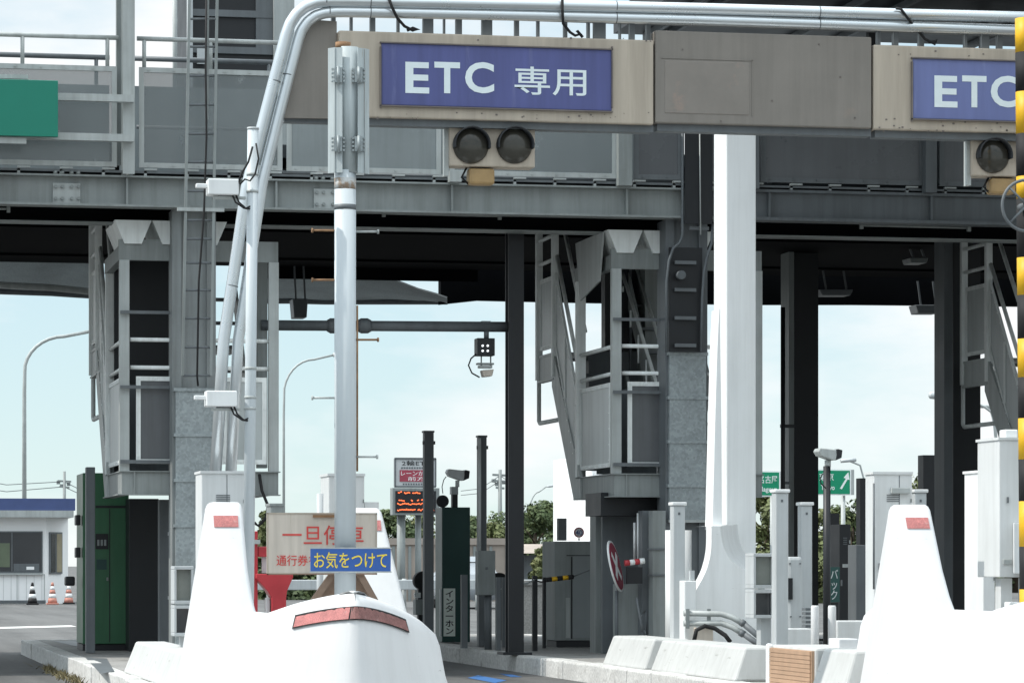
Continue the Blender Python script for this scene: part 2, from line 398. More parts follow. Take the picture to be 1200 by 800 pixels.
def bumper(label, group):
    t = thing('island_bumper', label, 'crash barrier', (XC, 24.5, 0), group)
    spec = [(-.14, lambda h: .0), (-.10, lambda h: .2), (-.02, lambda h: .55*h), (.02, lambda h: h-.16), (.05, lambda h: h-.08), (.11, lambda h: h-.025), (.18, lambda h: h-.006), (.26, lambda h: h-.02), (.40, lambda h: h-.09)]
    rings = []
    for d, zf in spec:
        o = inset(OUT, d)
        rings.append([Vector((p.x, p.y, zf(Hn(OUT[i][0])))) for i, p in enumerate(o)])
    rings.append([Vector((XC + (OUT[i][0]-XC)*.12, min(26.3, max(Y0N + .9, OUT[i][1])), .78)) for i in range(len(OUT))])
    mb = MB().loft(rings, closed=False, cap=False)
    # back wall
    n = len(OUT)
    mb.add([r[0] for r in rings] + [r[-1] for r in rings], [[i for i in range(len(rings))] + [len(rings) + i for i in range(len(rings))][::-1]])
    mb.build('nose', WHITE, t)
    def strip(x0, x1, m, grow=0, nm='reflector_strip'):
        rs = [[], []]; mb = MB(); N = 14
        for k in range(N + 1):
            x = x0 + (x1 - x0) * k / N
            u = (x - XC) / (WL if x < XC else WR)
            y = Y0N + .85 * (math.sqrt(u*u + .012) - math.sqrt(.012)); h = Hn(x)
            for j, (f0, dd) in enumerate(((-.195 - grow, .012), (-.115 + grow, .034))):
                nx = Vector((u / math.sqrt(u*u+.012) * .85 / (WL if x < XC else WR), -1)).normalized()
                z = h + f0
                off = (.012 if j == 0 else .042) + grow * .25
                rs[j].append(Vector((x, y, z)) - Vector((nx.x, nx.y, 0)) * (off - .012))
        back = [[p + Vector((0, .03, 0)) for p in r] for r in rs]
        mb.loft([back[0], rs[0], rs[1], back[1]], closed=False, cap=False, smooth=False)
        return mb.build(nm, m, t)
    strip(XC - .388, XC + .438, RUBBER, .006, 'strip_edge')
    strip(XC - .38, XC - .055, REFL)['label'] = 'faded pink red reflector strip'
    strip(XC - .045, XC + .43, REFLB)['label'] = 'browned reflector strip'
    make_fin(t, 0, 0, False)
    return t
b0 = bumper('white island end bumper under the pole with the blue sign', 'white island end bumpers')
b1 = copy_tree(b0, None, (5.34, 0, 0))
for o in [x for x in COL.objects if x.parent == b1 and x.name.startswith(('reflector_strip', 'strip_edge'))]: bpy.data.objects.remove(o)
b1['label'] = 'white island end bumper at the right under the black and yellow pole'

t = thing('island_fin', 'white upright fin behind the cream board and the pale pole', 'crash barrier', (4.4, 27.8, 0))
make_fin(t, 1.44, 2.45, True)
# ------------------------------------------------------------------ low barrier blocks along the island edges
def block(x0, x1, y0, y1, z0, z1, label, m=BLOCKW):
    w = .05
    if x0 > 5: x0 -= .07; x1 -= .07
    o = MB().add([(x0-.07,y0-.03,z0),(x1,y0-.03,z0),(x1,y1,z0),(x0-.07,y1,z0),(x0+w,y0+.03,z1),(x1-w,y0+.03,z1),(x1-w,y1,z1),(x0+w,y1,z1)],
         [(0,3,2,1),(4,5,6,7),(0,1,5,4),(1,2,6,5),(2,3,7,6),(3,0,4,7)]).build('barrier_block', m, None, .02)
    return tag(o, label, 'barrier block', 'low white barrier blocks on the island edges')
block(2.96, 3.35, 27.3, 33.0, .2, .50, 'long low white barrier block in front of the green ticket machine')
block(8.16, 8.62, 32.9, 34.7, .2, .50, 'low white barrier block beside the grey cabinet, farthest of its row')
block(8.16, 8.65, 29.5, 32.6, .2, .50, 'long low white barrier block below the two grey pipes')
block(8.16, 8.66, 26.2, 27.1, .2, .55, 'short low white barrier block right of the brown ribbed board')
t = thing('ribbed_block', 'low white block faced with a brown ribbed board', 'barrier block', (8.4, 27.8, .2))
MB().box(8.09, 8.58, 27.16, 28.5, .2, .55).build('block_body', BLOCKW, t, .02)
mb = MB(); n = 9
for k in range(n):
    z0 = .2 + k * .036; mb.prism([(27.22, z0), (28.44, z0), (28.44, z0 + .032), (27.22, z0 + .032)], 'x', 8.055, 8.086)
mb.prism([(27.2, .2), (28.46, .2), (28.46, .526), (27.2, .526)], 'x', 8.065, 8.0895)
mb.build('ribbed_board', TANS, t)
MB().box(8.05, 8.10, 28.45, 28.56, .2, .56).build('edge_trim', WPAINT, t, .02)

# ------------------------------------------------------------------ sign portal of bent pipes
YS = 27.0
t = thing('sign_portal', 'bent twin pipe portal carrying the sign boxes over the lanes', 'sign portal', at(260, 660, YS).xy.to_3d())
def ppath(pts, Y):
    """smooth the pixel path a little"""
    P = [at(x, y, Y) for x, y in pts]; out = [P[0]]
    for i in range(1, len(P) - 1):
        a, b, c = P[i-1], P[i], P[i+1]
        out += [b * .75 + a * .25 if (b-a).length < .5 else b + (a-b).normalized()*.08, b if (b-a).length > .5 else b*.9+(a+c)*.05, b * .75 + c * .25 if (c-b).length < .5 else b + (c-b).normalized()*.08]
    return out + [P[-1]]
outer = [(250,600),(262,400),(289,220),(312,130),(335,42),(340,28),(348,16),(358,8),(371,3),(386,1.5),(420,2),(620,6),(820,10.5),(1020,16),(1300,23)]
inner = [(268,600),(279,400),(307,215),(328,130),(349,48),(353,36),(360,26),(369,19),(380,15.5),(395,14),(420,14.3),(620,18.5),(820,23.5),(1020,30),(1300,39)]
MB().tube(ppath(outer, YS - .02), .047, 16).build('outer_pipe', PIPE, t)
MB().tube(ppath(inner, YS + .0), .045, 16).build('inner_pipe', PIPE, t)
for (x, y, x2, y2) in ((255.5,480,273,480),(272,335,290,335),(322,95,338,88),(382,1.5,386,14.5),(434,2.2,434,14.8),(722,8,722,21),(960,14.2,960,28)):
    for (qx, qy, rr, dy) in ((x, y, .0482, -.02), (x2, y2, .0462, 0)):
        c = at(qx, qy, YS + dy)
        d = Vector((1, 0, 0)) * .004 if y < 20 else (at(qx+6, qy-30, YS+dy) - c).normalized() * .004
        MB().tube([c - d, c + d], rr, 16).build('pipe_joint', STEELD, t)
mb = MB(); 
MB().pb(388, 1300, 22, 31, YS + .1, .06).build('hanger_rail', STEELD, t)
for x, w in ((391,5),(412,3),(437,6),(467,3),(502,12),(521,2),(538,7),(571,12),(606,5),(631,3),(663,4),(690,3),(703,14),(727,2),(741,6),(760,5),(1030,4),(1050,6),(1080,6),(1132,3),(1155,9),(1172,6)):
    yo = 20 + (x - 400) * .019
    boxed('hanger', STEELD, t, x - w/2, x + w/2, yo, yo + 34, YS + .09, .05)

def signbox(name, label, pxs, m, cat='sign', lip=True):
    x0, x1, y0, y1 = pxs
    t = thing(name, label, cat, at((x0+x1)/2, y1, YS))
    # top and bottom edges follow the gantry direction, so a plain box in world axes
    MB().pb(x0, x1, y0, y1, YS, .2).build('sign_box', m, t, .012)
    if lip: MB().pb(x0+2, x1-1, y1 + .5, y1 + 9, YS + .05, .14).build('bottom_lip', STEELD, t)
    return t
t1 = signbox('lane_sign', 'tan lane sign with blue ETC face over the left lane', (397, 766, 41.5, 141.5), SIGNTAN)
fc = MB().pb(447, 717, 54.5, 126.5, YS - .012, .03).build('sign_face', SIGNBLUE, t1, .006)
for q_ in ((445.5,718.5,53,54.5),(445.5,718.5,126.5,128),(445.5,447,54.5,126.5),(717,718.5,54.5,126.5)): MB().pb(*q_, YS-.028, .03).build('face_frame', SIGNEDGE, fc)
for ch, l0, l1 in (('E',475,503),('T',509,539),('C',545,579)): text(ch, LETTER, fc, l0, l1, 73, 109.5, YS - .013, .026)
text('専用', LETTER, fc, 603, 687, 79, 112, YS - .013, .006)
t2 = signbox('blank_sign_cover', 'blank grey brown sign cover between the two blue signs', (768, 1021.5, 39.5, 147.5), SIGNGREY)
GHOST = mat('old sign ghost', (.228, .207, .184), .6, var=.16, scale=2.2, c2=(.28, .22, .185), thr=.56)
MB().pb(779, 878, 72, 134, YS - .004, .02).build('ghost_panel', GHOST, t2, .006)
MB().pb(775, 882, 68.5, 70, YS - .005, .01).build('panel_crease', SIGNGREY, t2); MB().pb(881, 882.5, 70.5, 136, YS - .005, .01).build('panel_crease', SIGNGREY, t2)
for q_ in ((800,58),(905,118),(960,52),(985,90),(845,142),(1002,138)): MB().pb(q_[0]-.8, q_[0]+.8, q_[1]-.8, q_[1]+.8, YS - .006, .01).build('rivet', SIGNEDGE, t2)
t3 = signbox('lane_sign', 'tan lane sign with blue ETC face behind the yellow and black pole', (1023.5, 1345, 57.5, 156), SIGNTAN)
fc = MB().pb(1070, 1305, 72, 142, YS - .012, .03).build('sign_face', SIGNBLUE2, t3, .006)
for q_ in ((1068.5,1306.5,70.5,72),(1068.5,1306.5,142,143.5),(1068.5,1070,72,142),(1305,1306.5,72,142)): MB().pb(*q_, YS-.028, .03).build('face_frame', SIGNEDGE, fc)
for ch, l0, l1 in (('E',1095,1122),('T',1127.5,1156),('C',1161,1194)): text(ch, LETTER, fc, l0, l1, 89, 126, YS - .013, .026)
text('専用', LETTER, fc, 1212, 1290, 93, 128, YS - .013, .006)
rs_ = random.Random(11)
for tt_, x0_, x1_, y0_, y1_ in ((t1, 400, 764, 41.5, 141.5), (t3, 1026, 1186, 57.5, 156)):
    mb = MB()
    for k in range(30):
        x_ = rs_.uniform(x0_, x1_); y_ = y1_ - abs(rs_.gauss(0, 7)) - 1.5 if rs_.random() < .8 else y0_ + rs_.uniform(2, 9); q_ = rs_.uniform(.4, 1.3)
        mb.pb(x_-q_, x_+q_, y_-q_*.8, y_+q_*.8, YS - .003, .006)
    mb.build('rust_specks', SIGNEDGE, tt_)
t4 = thing('sign_end_plate', 'slanted grey brown end plate against the bent pipes', 'sign panel', at(365, 137, YS))
p = [at(x, y, YS) for x, y in ((333,137),(396,138),(396,24),(370,22),(358,34),(352,52))]
MB().prism([(q.x, q.z) for q in p], 'y', YS + .06, YS + .2).build('plate', SIGNGREY, t4)
MB().pb(333, 396, 138, 144, YS + .1, .1).build('bottom_lip', STEELD, t4)

# hook cables over the pipes
for pts, lab in (([(452,-14),(459,8),(466,22),(474,31),(484,36),(491,35),(484,33),(477,36)], 'black tie cable hooked over the pipes left of the blue sign lettering'),
                 ([(659,-14),(659,12),(660,28),(668,38),(674,42),(681,40),(676,36),(683,44)], 'black tie cable hooked over the pipes above the sign characters'),
                 ([(1050,10),(1056,11),(1064,22),(1074,34),(1084,46),(1096,52),(1098,48),(1088,50)], 'black tie cable hooked over the pipes above the right sign')):
    P = [at(x, y, YS - .08 if y < 30 else YS + .02) for x, y in pts]
    tag(MB().tube(P, .012, 8).build('tie_cable', RUBBER), lab, 'cable', 'tie cables on the portal pipes')

# signal lights under the signs
def signal(px, py, s, label):
    Y = 27.1
    t = thing('lane_signal', label, 'traffic light', at(px, py, Y), 'lane signals under the signs')
    MB().pb(px-50*s, px+50*s, py-23.5*s, py+23.5*s, Y, .2).build('housing', SIGNTAN if s > .9 else SIGNTAN, t, .01)
    for dx in (-25.5, 25.5):
        c = at(px + dx*s, py - 1, Y)
        rg = []
        for rr_, yy_ in ((.146, .01), (.146, -.012), (.125, -.03), (.09, -.048), (.045, -.058), (.008, -.06)):
            rg.append([Vector((c.x + rr_*s*math.cos(2*PI*k/28), Y + yy_, c.z + rr_*s*math.sin(2*PI*k/28))) for k in range(28)])
        l = MB().loft(rg).build('lens', LENS, t)
        # hooded visor: upper half shell
        n = 14; ring = [[], [], [], []]
        for k in range(n + 1):
            aa = R(-10) + R(200) * k / n
            for j, (rr, yy) in enumerate(((.150, Y + .01), (.150, Y - .10), (.138, Y - .10), (.138, Y + .01))):
                ring[j].append(Vector((c.x + rr*s*math.cos(aa), yy, c.z + rr*s*math.sin(aa))))
        MB().loft(ring, closed=False, cap=False).build('visor', BLACK, t)
    boxed('hanger', STEELL, t, px-56*s, px-51*s, py-24*s, py+34*s, Y + .05, .08)
    a = boxed('lower_lamp', AMBER, t, px-27*s, px+3*s, py+25*s, py+44*s, Y + .02, .14, .02)
    MB().tube([at(px-30*s, py+24*s, Y+.1), at(px-36*s, py+36*s, Y+.08), at(px-28*s, py+44*s, Y+.1)], .009, 8).build('lamp_cable', RUBBER, t)
    return t
signal(577, 172, 1.0, 'twin lens dark lane signal hanging below the left ETC sign')
signal(1188, 184, .98, 'twin lens dark lane signal at the right edge below the ETC sign')

# ------------------------------------------------------------------ poles on the bumpers
YP = 26.05
def vt(px, y0, y1, Y, r, n=20, px2=None):
    return MB().tube([at(px, y0, Y), at(px2 or px, y1, Y)], r, n)
t = thing('sign_pole', 'tall pale steel pole with hinged galvanised sleeve and step bolts', 'pole', at(404, 700, YP))
vt(404.5, 715, 200, YP, .084).build('pole_shaft', POLE, t)
vt(404.5, 240, 246, YP, .0855).build('joint_band', STEELD, t)
vt(404.5, 209, 222, YP, .0848).build('rust_band', mat('rust stained paint', (.50,.52,.52), .6, var=.2, scale=7, c2=(.26,.17,.10), thr=.44), t)
# sleeve: octagonal core and two folded wings
sl = MB()
c0, c1 = at(408, 203, YP), at(408, 56, YP)
sl.tube([c0, c1], .085, 8).build('sleeve_core', RUSTY, t)
for sgn, pxa, pxb, pxc in ((-1, 399, 391, 384), (1, 417, 425, 432)):
    xa, xb, xc = xat(pxa, YP), xat(pxb, YP), xat(pxc, YP)
    z0, z1 = zat(405, 204, YP), zat(405, 58, YP)
    mb = MB()
    mb.prism([(xa, YP-.10), (xb, YP-.075), (xb + sgn*.0, YP-.06), (xa, YP-.085)], 'z', z0, z1)
    mb.prism([(xb + sgn*.003, YP-.08), (xc, YP-.03), (xc, YP-.015), (xb + sgn*.003, YP-.065)], 'z', z0, z1)
    w = mb.build('sleeve_wing', RUSTY, t)
    for yy in (79, 160):
        h = MB(); pxh = 396.5 if sgn < 0 else 420.5
        h.pb(pxh-4.5, pxh+4.5, yy, yy+17.5, YP - .118, .02)
        h.tube([at(pxh, yy-1, YP-.122), at(pxh, yy+19, YP-.122)], .012, 8)
        for q in range(4):
            for e in (-6.5, 6.5): h.pb(pxh+e-1.2, pxh+e+1.2, yy+1+q*4.6, yy+3.2+q*4.6, YP-.112, .03)
        h.build('hinge', GALV, w)
MB().tube([at(402, 57, YP), at(402, 50, YP)], .06, 12).build('top_cap', RUST, t)
for x0, x1, y, m in ((366, 393, 270, RUST), (417, 443, 271.5, STEELL), (366, 393, 328, RUST), (417, 443, 398, RUST), (366, 393, 466, STEELL), (417, 442, 535, STEELL)):
    mb = MB().tube([at(x0, y, YP), at(x1, y, YP)], .0085, 8)
    xe = x0 if x0 < 400 else x1
    mb.tube([at(xe-1, y, YP), at(xe+1, y, YP)], .017, 8); mb.build('step_bolt', m, t)
MB().tube([at(418.6, 358, YP), at(418.6, 552, YP)], .008, 8).build('side_cable', RUST, t)
t = thing('caution_plate', 'small blue plate with yellow hiragana fixed to the pale pole', 'sign', at(411, 668, YP - .12))
pl = MB().pb(364, 458, 642, 669.5, YP - .13, .02).build('plate', BLUE, t, .004)
MB().pb(363, 459, 641, 642.6, YP-.132, .022).build('plate_edge', STEELL, t)
MB().pb(363, 459, 669, 670.6, YP-.132, .022).build('plate_edge', STEELL, t)
text('お気をつけて', YELTXT, pl, 368, 453.5, 646.5, 665.5, YP - .131, .004)
boxed('clamp', STEELL, t, 396, 413, 647, 664, YP - .11, .03)

# thin pole with antennas
YT = 25.98
t = thing('antenna_pole', 'thin white pole leaning beside the bent pipes', 'pole', at(291, 705, YT))
MB().tube([at(291, 712, YT), at(296.5, 152, YT)], .043, 16).build('pole_shaft', POLE, t)
MB().tube([at(296.5, 152, YT), at(296.5, 149.5, YT)], .046, 16).build('cap', WGREY, t)
for y in (206, 226, 433, 467, 480): 
    xx = 296.5 - (y - 152) / 560 * 5.5
    MB().tube([at(xx, y, YT), at(xx, y - 3, YT)], .047, 16).build('pole_clamp', STEELL, t)
def antenna(px, py, label):
    t = thing('lane_antenna', label, 'antenna', at(px, py, YT), 'boxed antennas on the thin white pole')
    MB().pb(px-18, px+18, py-9.5, py+9, YT-.05, .16).build('antenna_box', WPAINT, t, .008)
    MB().pb(px-32, px-18.5, py-4, py+1, YT, .06).build('antenna_nose', WPAINT, t, .006)
    MB().pb(px-12, px+26, py+11, py+14, YT, .05).build('bracket', STEELL, t)
    MB().pb(px-6, px+12, py+9, py+11, YT, .05).build('bracket_foot', STEELD, t)
    for k in range(2):
        MB().tube([at(px+10+k*4, py+8, YT), at(px+14+k*4, py+18, YT-.03), at(px+24+k*2, py+25, YT-.04), at(px+33, py+26-k*4, YT-.03)], .007, 6).build('antenna_cable', RUBBER, t)
antenna(262, 219, 'white boxed antenna at the top of the thin pole, in front of the steel beam')
antenna(260, 467, 'white boxed antenna halfway down the thin pole')
MB_c = MB().tube([at(296, 172, YT-.06), at(291, 190, YT-.07), at(284, 202, YT-.05), at(279, 215, YT-.04)], .008, 6)
tag(MB_c.build('loose_cable', RUBBER), 'loose black cable looping from the thin pole to the upper antenna', 'cable')

tag(MB().tube([at(300, 168, YT-.06), at(303, 186, YT-.07), at(299, 204, YT-.07), at(293, 212, YT-.07), at(287, 210, YT-.06), at(281, 216, YT-.05)], .007, 6).build('loose_cable', RUBBER), 'second thinner black cable looping beside the top of the thin pole', 'cable')
# black and yellow pole with handwheel
YB = 26.2
t = thing('striped_pole', 'black and yellow banded pole at the right edge', 'pole', at(1204, 712, YB))
ys = [22, 62, 108, 157, 207, 233, 302, 346, 397, 442, 490, 538, 587, 640, 690, 730]
bx0 = 1204.5
def bpx(y): return 1202.3 + (y - 22) / 700 * 5.5
for k in range(len(ys) - 1):
    MB().tube([at(bpx(ys[k+1]), ys[k+1], YB), at(bpx(ys[k]), ys[k], YB)], .0885 if k % 2 == 0 else .0882, 20).build('yellow_band' if k % 2 == 0 else 'black_band', YELLOW if k % 2 == 0 else RUBBER, t)
t = thing('handwheel', 'grey spoked handwheel mounted on the banded pole', 'handwheel', at(1203, 272, YB - .2))
c = at(1203, 241, YB - .2); rr = .205
MB().tube([c + Vector((rr*math.cos(2*PI*k/32), 0, rr*math.sin(2*PI*k/32))) for k in range(33)], .013, 8, False).build('rim', STEELD, t)
for k in range(4):
    aa = R(45 + 90*k); MB().tube([c, c + Vector((rr*math.cos(aa), 0, rr*math.sin(aa)))], .010, 8).build('spoke', STEELD, t)
MB().tube([c, c + Vector((0, .14, 0))], .03, 12).build('hub', STEELD, t)

# ------------------------------------------------------------------ cabinets next to the bumpers
def cabinet(label, px0, px1, py0, py1, Y, d, m=CABG, lid=True, split=None, group=None, base=None, name='equipment_cabinet'):
    t = thing(name, label, 'cabinet', at((px0+px1)/2, py1, Y), group)
    bd = MB().pb(px0, px1, py0, py1, Y, d).build('cabinet_body', m, t, .008)
    if lid: MB().pb(px0-1, px1+1, py0-1.5, py0+1.5, Y-.012, d+.024).build('lid', m, t)
    mid = (px0 + px1) / 2; h_ = py1 - py0; w_ = px1 - px0
    if w_ > 12:
        for f_ in (.12, .5, .86): MB().pb(px1-1.6, px1-.2, py0+h_*f_, py0+h_*f_+4, Y-.012, .02).build('hinge', STEEL, t)
        MB().pb(px0+w_*.14, px0+w_*.14+1.6, py0+h_*.42, py0+h_*.42+7, Y-.02, .025).build('handle', STEELD, t)
        for k_ in range(4): MB().pb(mid-w_*.16, mid+w_*.16, py0+h_*.10+k_*2.4, py0+h_*.10+k_*2.4+1, Y-.006, .01).build('vent_slot', STEELD, t)
        MB().pb(mid-3, mid+4, py0+h_*.3, py0+h_*.3+4, Y-.005, .008).build('data_plate', STEELL, t)
    if split:
        MB().pb(split-.4, split+.4, py0+3, py1, Y-.003, .01).build('door_gap', STEELD, t)
    return t
zt = .2
tt = cabinet('pale grey cabinet behind the left white fin below the pipes', 236, 287, 553, ypx(260, .2, 26.4), 26.4, .42, split=266)
c = cabinet('pale cabinet with latch behind the right white fin', 1024, 1069, 554, ypx(1045, .2, 27.6), 27.6, .24, split=1054)
MB().pb(1045, 1067, 571, 578, 27.56, .05).build('latch', STEELL, c, .005)
MB().tube([at(1024, 690, 27.5), at(1024, 566, 27.5)], .009, 8).build('side_conduit', STEELD, c)
c = cabinet('white wall mounted cabinet beside the banded pole', 1171, 1240, 514, 676, 27.2, .55, CABG)
MB().pb(1176, 1186, 655, 661, 27.18, .03).build('latch', STEELL, c, .004)
boxed('leg', CABG, c, 1173, 1186, 677, ypx(1180, .2, 27.35), 27.35, .14)
boxed('leg', CABG, c, 1200, 1212, 677, ypx(1206, .2, 27.35), 27.35, .14)
boxed('conduit_box', WPAINT, c, 1178, 1193, 503, 513, 27.3, .15, .01)
boxed('meter_box', WPAINT, c, 1196, 1225, 612, 672, 27.0, .19, .01)
boxed('side_box', WPAINT, c, 1186, 1200, 705, 718, 27.1, .2, .01)
cabinet('slim white cabinet between the black column and the wall mounted cabinet', 1152, 1166, 552, ypx(1158, .2, 28.6), 28.6, .5, WPAINT)
c = cabinet('pale cabinet standing behind the tall pole', 385, 427, 556, ypx(405, .2, 30.5), 30.5, .5, split=400)
boxed('flat_side', WPAINT, c, 427.5, 444, 588, 640, 30.7, .3)
tag(vt(375, ypx(375, .2, 30), 578, 30, .03).build('capped_post', WGREY), 'short thin pale post left of the cabinet behind the pole', 'post')
cabinet('small grey box top showing behind the cream board', 317, 333, 591, ypx(325, .2, 31), 31, .3, STEEL)

# ------------------------------------------------------------------ stop board on an easel
YK = 26.35
t = thing('stop_board', 'weathered cream board with red characters on a brown easel', 'sign board', at(378, 740, YK))
bd = MB().pb(314, 441, 601.5, 672, YK, .02).build('board', BOARD, t, .004)
for s in ((313, 442, 600.5, 602), (313, 442, 671.5, 673), (313, 314.4, 601, 673), (440.6, 442, 601, 673)):
    MB().pb(*s, YK-.005, .03).build('board_edge', BROWN if s[2] > 660 else SIGNTAN, t)
text('一旦停車', REDTXT, bd, 331, 426, 615, 638, YK - .002, .003)
text('通行券を', REDTXT, bd, 324, 372, 650, 662.5, YK - .002, .004)
boxed('rusty_bracket', RUST, t, 367, 392, 603, 606, YK - .02, .02)
for a1, b1 in (((402, 655), (370, 700)), ((412, 655), (440, 705))):
    p, q = at(*a1, YK+.05), at(*b1, YK+.05); q = p + (q-p) * ((p.z-.2)/(p.z-q.z))
    MB().bar(p, q, .05, .05).build('easel_leg', BROWN, t)
p = [at(x, y, YK+.1) for x, y in ((385,672),(425,672),(437,700),(372,700))]
MB().prism([(k.x, k.z) for k in p], 'y', YK+.09, YK+.11).build('easel_panel', BROWN, t)
# red stand
t = thing('red_stand', 'red metal stand with funnel shaped head beside the cream board', 'stand', at(326, 740, 28.5))
boxed('post', RED, t, 288, 302, 622, ypx(295, .2, 28.5), 28.5, .1, .006)
boxed('arm', RED, t, 302.5, 318, 640, 652, 28.52, .08, .006)
boxed('bolt', STEELL, t, 298, 305, 632, 637, 28.46, .05)
p = [at(x, y, 28.5) for x, y in ((299,672),(342,672),(342,676),(335,692),(334,700),(334,770),(317,770),(317,700),(312,692),(299,677))]
MB().prism([(k.x, k.z) for k in p], 'y', 28.42, 28.62).build('funnel_head', RED, t, .006)
boxed('inner_plate', WGREY, t, 307, 315, 652, 671, 28.56, .03)
boxed('post_side', WGREY, t, 312, 316, 700, 760, 28.46, .1)

# ------------------------------------------------------------------ tall white pillar with flared foot
YW = 34.2
t = thing('gate_pillar', 'tall white square pillar with flared foot under the blank sign', 'pillar', at(862, 760, YW))
x0, x1 = xat(851, YW), xat(886, YW)
MB().box(x0, x1, YW, YW + .5, .2, zat(865, 100, YW)).build('shaft', FOOTW, t, .012)
rings = []
for y, l, r in ((620, 835, 846), (500, 838, 845.5), (400, 841, 844), (362, 843, 843.8)):
    z = zat(840, y, 33.6); xl, xr = xat(l, 33.6), xat(r, 33.6)
    rings.append([Vector((xl,33.6,z)), Vector((xr,33.6,z)), Vector((xr,33.9,z)), Vector((xl,33.9,z))])
MB().loft(rings, smooth=False).build('side_fin', FOOTW, t)
# foot: front slab with a swept concave top running back to the shaft
yb_ = ypx(855, .2, 33.4)
left = [(834,616),(834,640),(832,654),(828,668),(822,680),(816,690),(813,700),(812,yb_)]
C1 = [(844,616),(845,628),(848,642),(855,655),(866,664),(882,670),(909,672)]
C2 = [(864,614),(865,627),(868,639),(874,650),(884,658),(896,662),(912,664)]
def smooth_c(c, n=4):
    o = []
    for a, b in zip(c, c[1:]):
        for k in range(n): o.append((a[0]+(b[0]-a[0])*k/n, a[1]+(b[1]-a[1])*k/n))
    o.append(c[-1])
    for _ in range(3): o = [o[0]] + [((o[i-1][0]+2*o[i][0]+o[i+1][0])/4, (o[i-1][1]+2*o[i][1]+o[i+1][1])/4) for i in range(1, len(o)-1)] + [o[-1]]
    return o
left, C1, C2 = smooth_c(left), smooth_c(C1), smooth_c(C2)
P1 = [at(x, y, 33.4) for x, y in C1]; P2 = [at(x, y, 34.1) for x, y in C2]; PL = [at(x, y, 33.4) for x, y in left]
br = at(909, yb_, 33.4)
fb = MB()
fb.prism([(p.x, p.z) for p in PL] + [(br.x, br.z)] + [(p.x, p.z) for p in P1[::-1]], 'y', 33.4, 33.62)
fb.build('flared_foot', FOOTW, t)
MB().loft([P1, P2], closed=False, cap=False).build('swept_top', FOOTW, t)
ml = at(836, 616, 33.63); MB().box(ml.x, br.x, 33.63, 34.18, .2, zat(880, 674, 33.63)).build('foot_core', FOOTW, t)
MB().add([PL[0], P1[0], P2[0], PL[0] + Vector((0,.7,0))], [(0,1,2,3)]).build('foot_ledge', FOOTW, t)
MB().pb(888, 896, 686, 690, 33.3, .1).build('lifting_hook', STEELL, t)

# white capped posts
def capped(px0, px1, py0, Y, label, base_py=None):
    t = thing('sensor_post', label, 'post', at((px0+px1)/2, 750, Y), 'white capped square posts on the islands')
    xm = (px0+px1)/2; z0 = .2
    MB().box(xat(px0,Y), xat(px1,Y), Y, Y+.14, z0, zat(xm, py0, Y)).build('post_shaft', WGREY, t, .01)
    MB().box(xat(px0-1.5,Y), xat(px1+1.5,Y), Y-.02, Y+.16, zat(xm,py0,Y), zat(xm,py0-4,Y)).build('cap', WPAINT, t, .008)
    MB().pb(xm-1.2, xm+1.2, py0+8, py0+11, Y-.004, .01).build('screw', STEELD, t)
    return t
capped(789, 803, 592, 33.2, 'white capped square post in front of the galvanised column')
capped(909, 924, 577, 29.2, 'tall white capped square post right of the lamp housing')
capped(939, 952, 592, 33.6, 'white capped square post in front of the black column')
capped(1072, 1086, 577, 33.8, 'white capped post just showing behind the right fin')
for x, lab in ((955, 'short white bollard left of the dark camera pole base'), (975, 'short white bollard right of the dark camera pole base')):
    tag(MB().tube([at(x, ypx(x,.2,29), 29), at(x, 711, 29), at(x, 709, 29)], [.036, .036, .03], 16).build('bollard', WHITE), lab, 'bollard', 'short white bollards')

# white drum behind the capped post
t = thing('white_drum', 'white concrete plinth behind the capped post below the galvanised column', 'plinth', at(795, 750, 35.0))
MB().tube([at(795, ypx(795,.2,35.2), 35.2), at(795, 621, 35.2)], .14, 24).build('drum', FOOTW, t)
t = thing('white_box', 'white box next to the flared pillar foot', 'box', at(812, 750, 33.0))
MB().pb(802, 816, 680, ypx(810,.2,33.0), 33.0, .3).build('body', WPAINT, t, .01)
MB().pb(809, 814, 668, 679.5, 33.05, .06).build('neck', WGREY, t)

# grey conduits with black hose
t = thing('conduit_pair', 'two weathered grey conduits bending down over the barrier block', 'pipe', at(850, 760, 32.9))
for k, dy in ((0, 0), (1, 12)):
    P = [at(801, 718+dy, 32.9), at(845, 719+dy*.9, 32.85), at(858, 723+dy*.95, 32.8), at(874, 732+dy, 32.72)]
    MB().tube(P, .029, 12).build('conduit', STEELL, t)
    MB().tube([at(868+k*-1, 728+dy, 32.73), at(872, 731+dy, 32.72)], .036, 12).build('collar', STEELD, t)
    MB().tube([at(871, 730+dy, 32.72), at(902-k*6, 756+dy*.3, 32.62)], .03, 12).build('dark_sleeve', STEELD, t)
for x in (806, 831): MB().pb(x-2, x+2, 713, 736, 32.86, .02).build('saddle_clamp', STEEL, t)
t = tag(MB().tube([at(813, 752, 32.7), at(816, 738, 32.7), at(826, 733, 32.7), at(838, 736, 32.72), at(850, 744, 32.66), at(856, 752, 32.64)], .022, 10).build('black_hose', RUBBER), 'black hose arching out of the paving by the conduits', 'hose')
t = tag(MB().pb(816, 836, 735, 756, 32.9, .12).build('hose_box', BOARD, None, .01), 'stained pale junction box under the black hose', 'junction box')

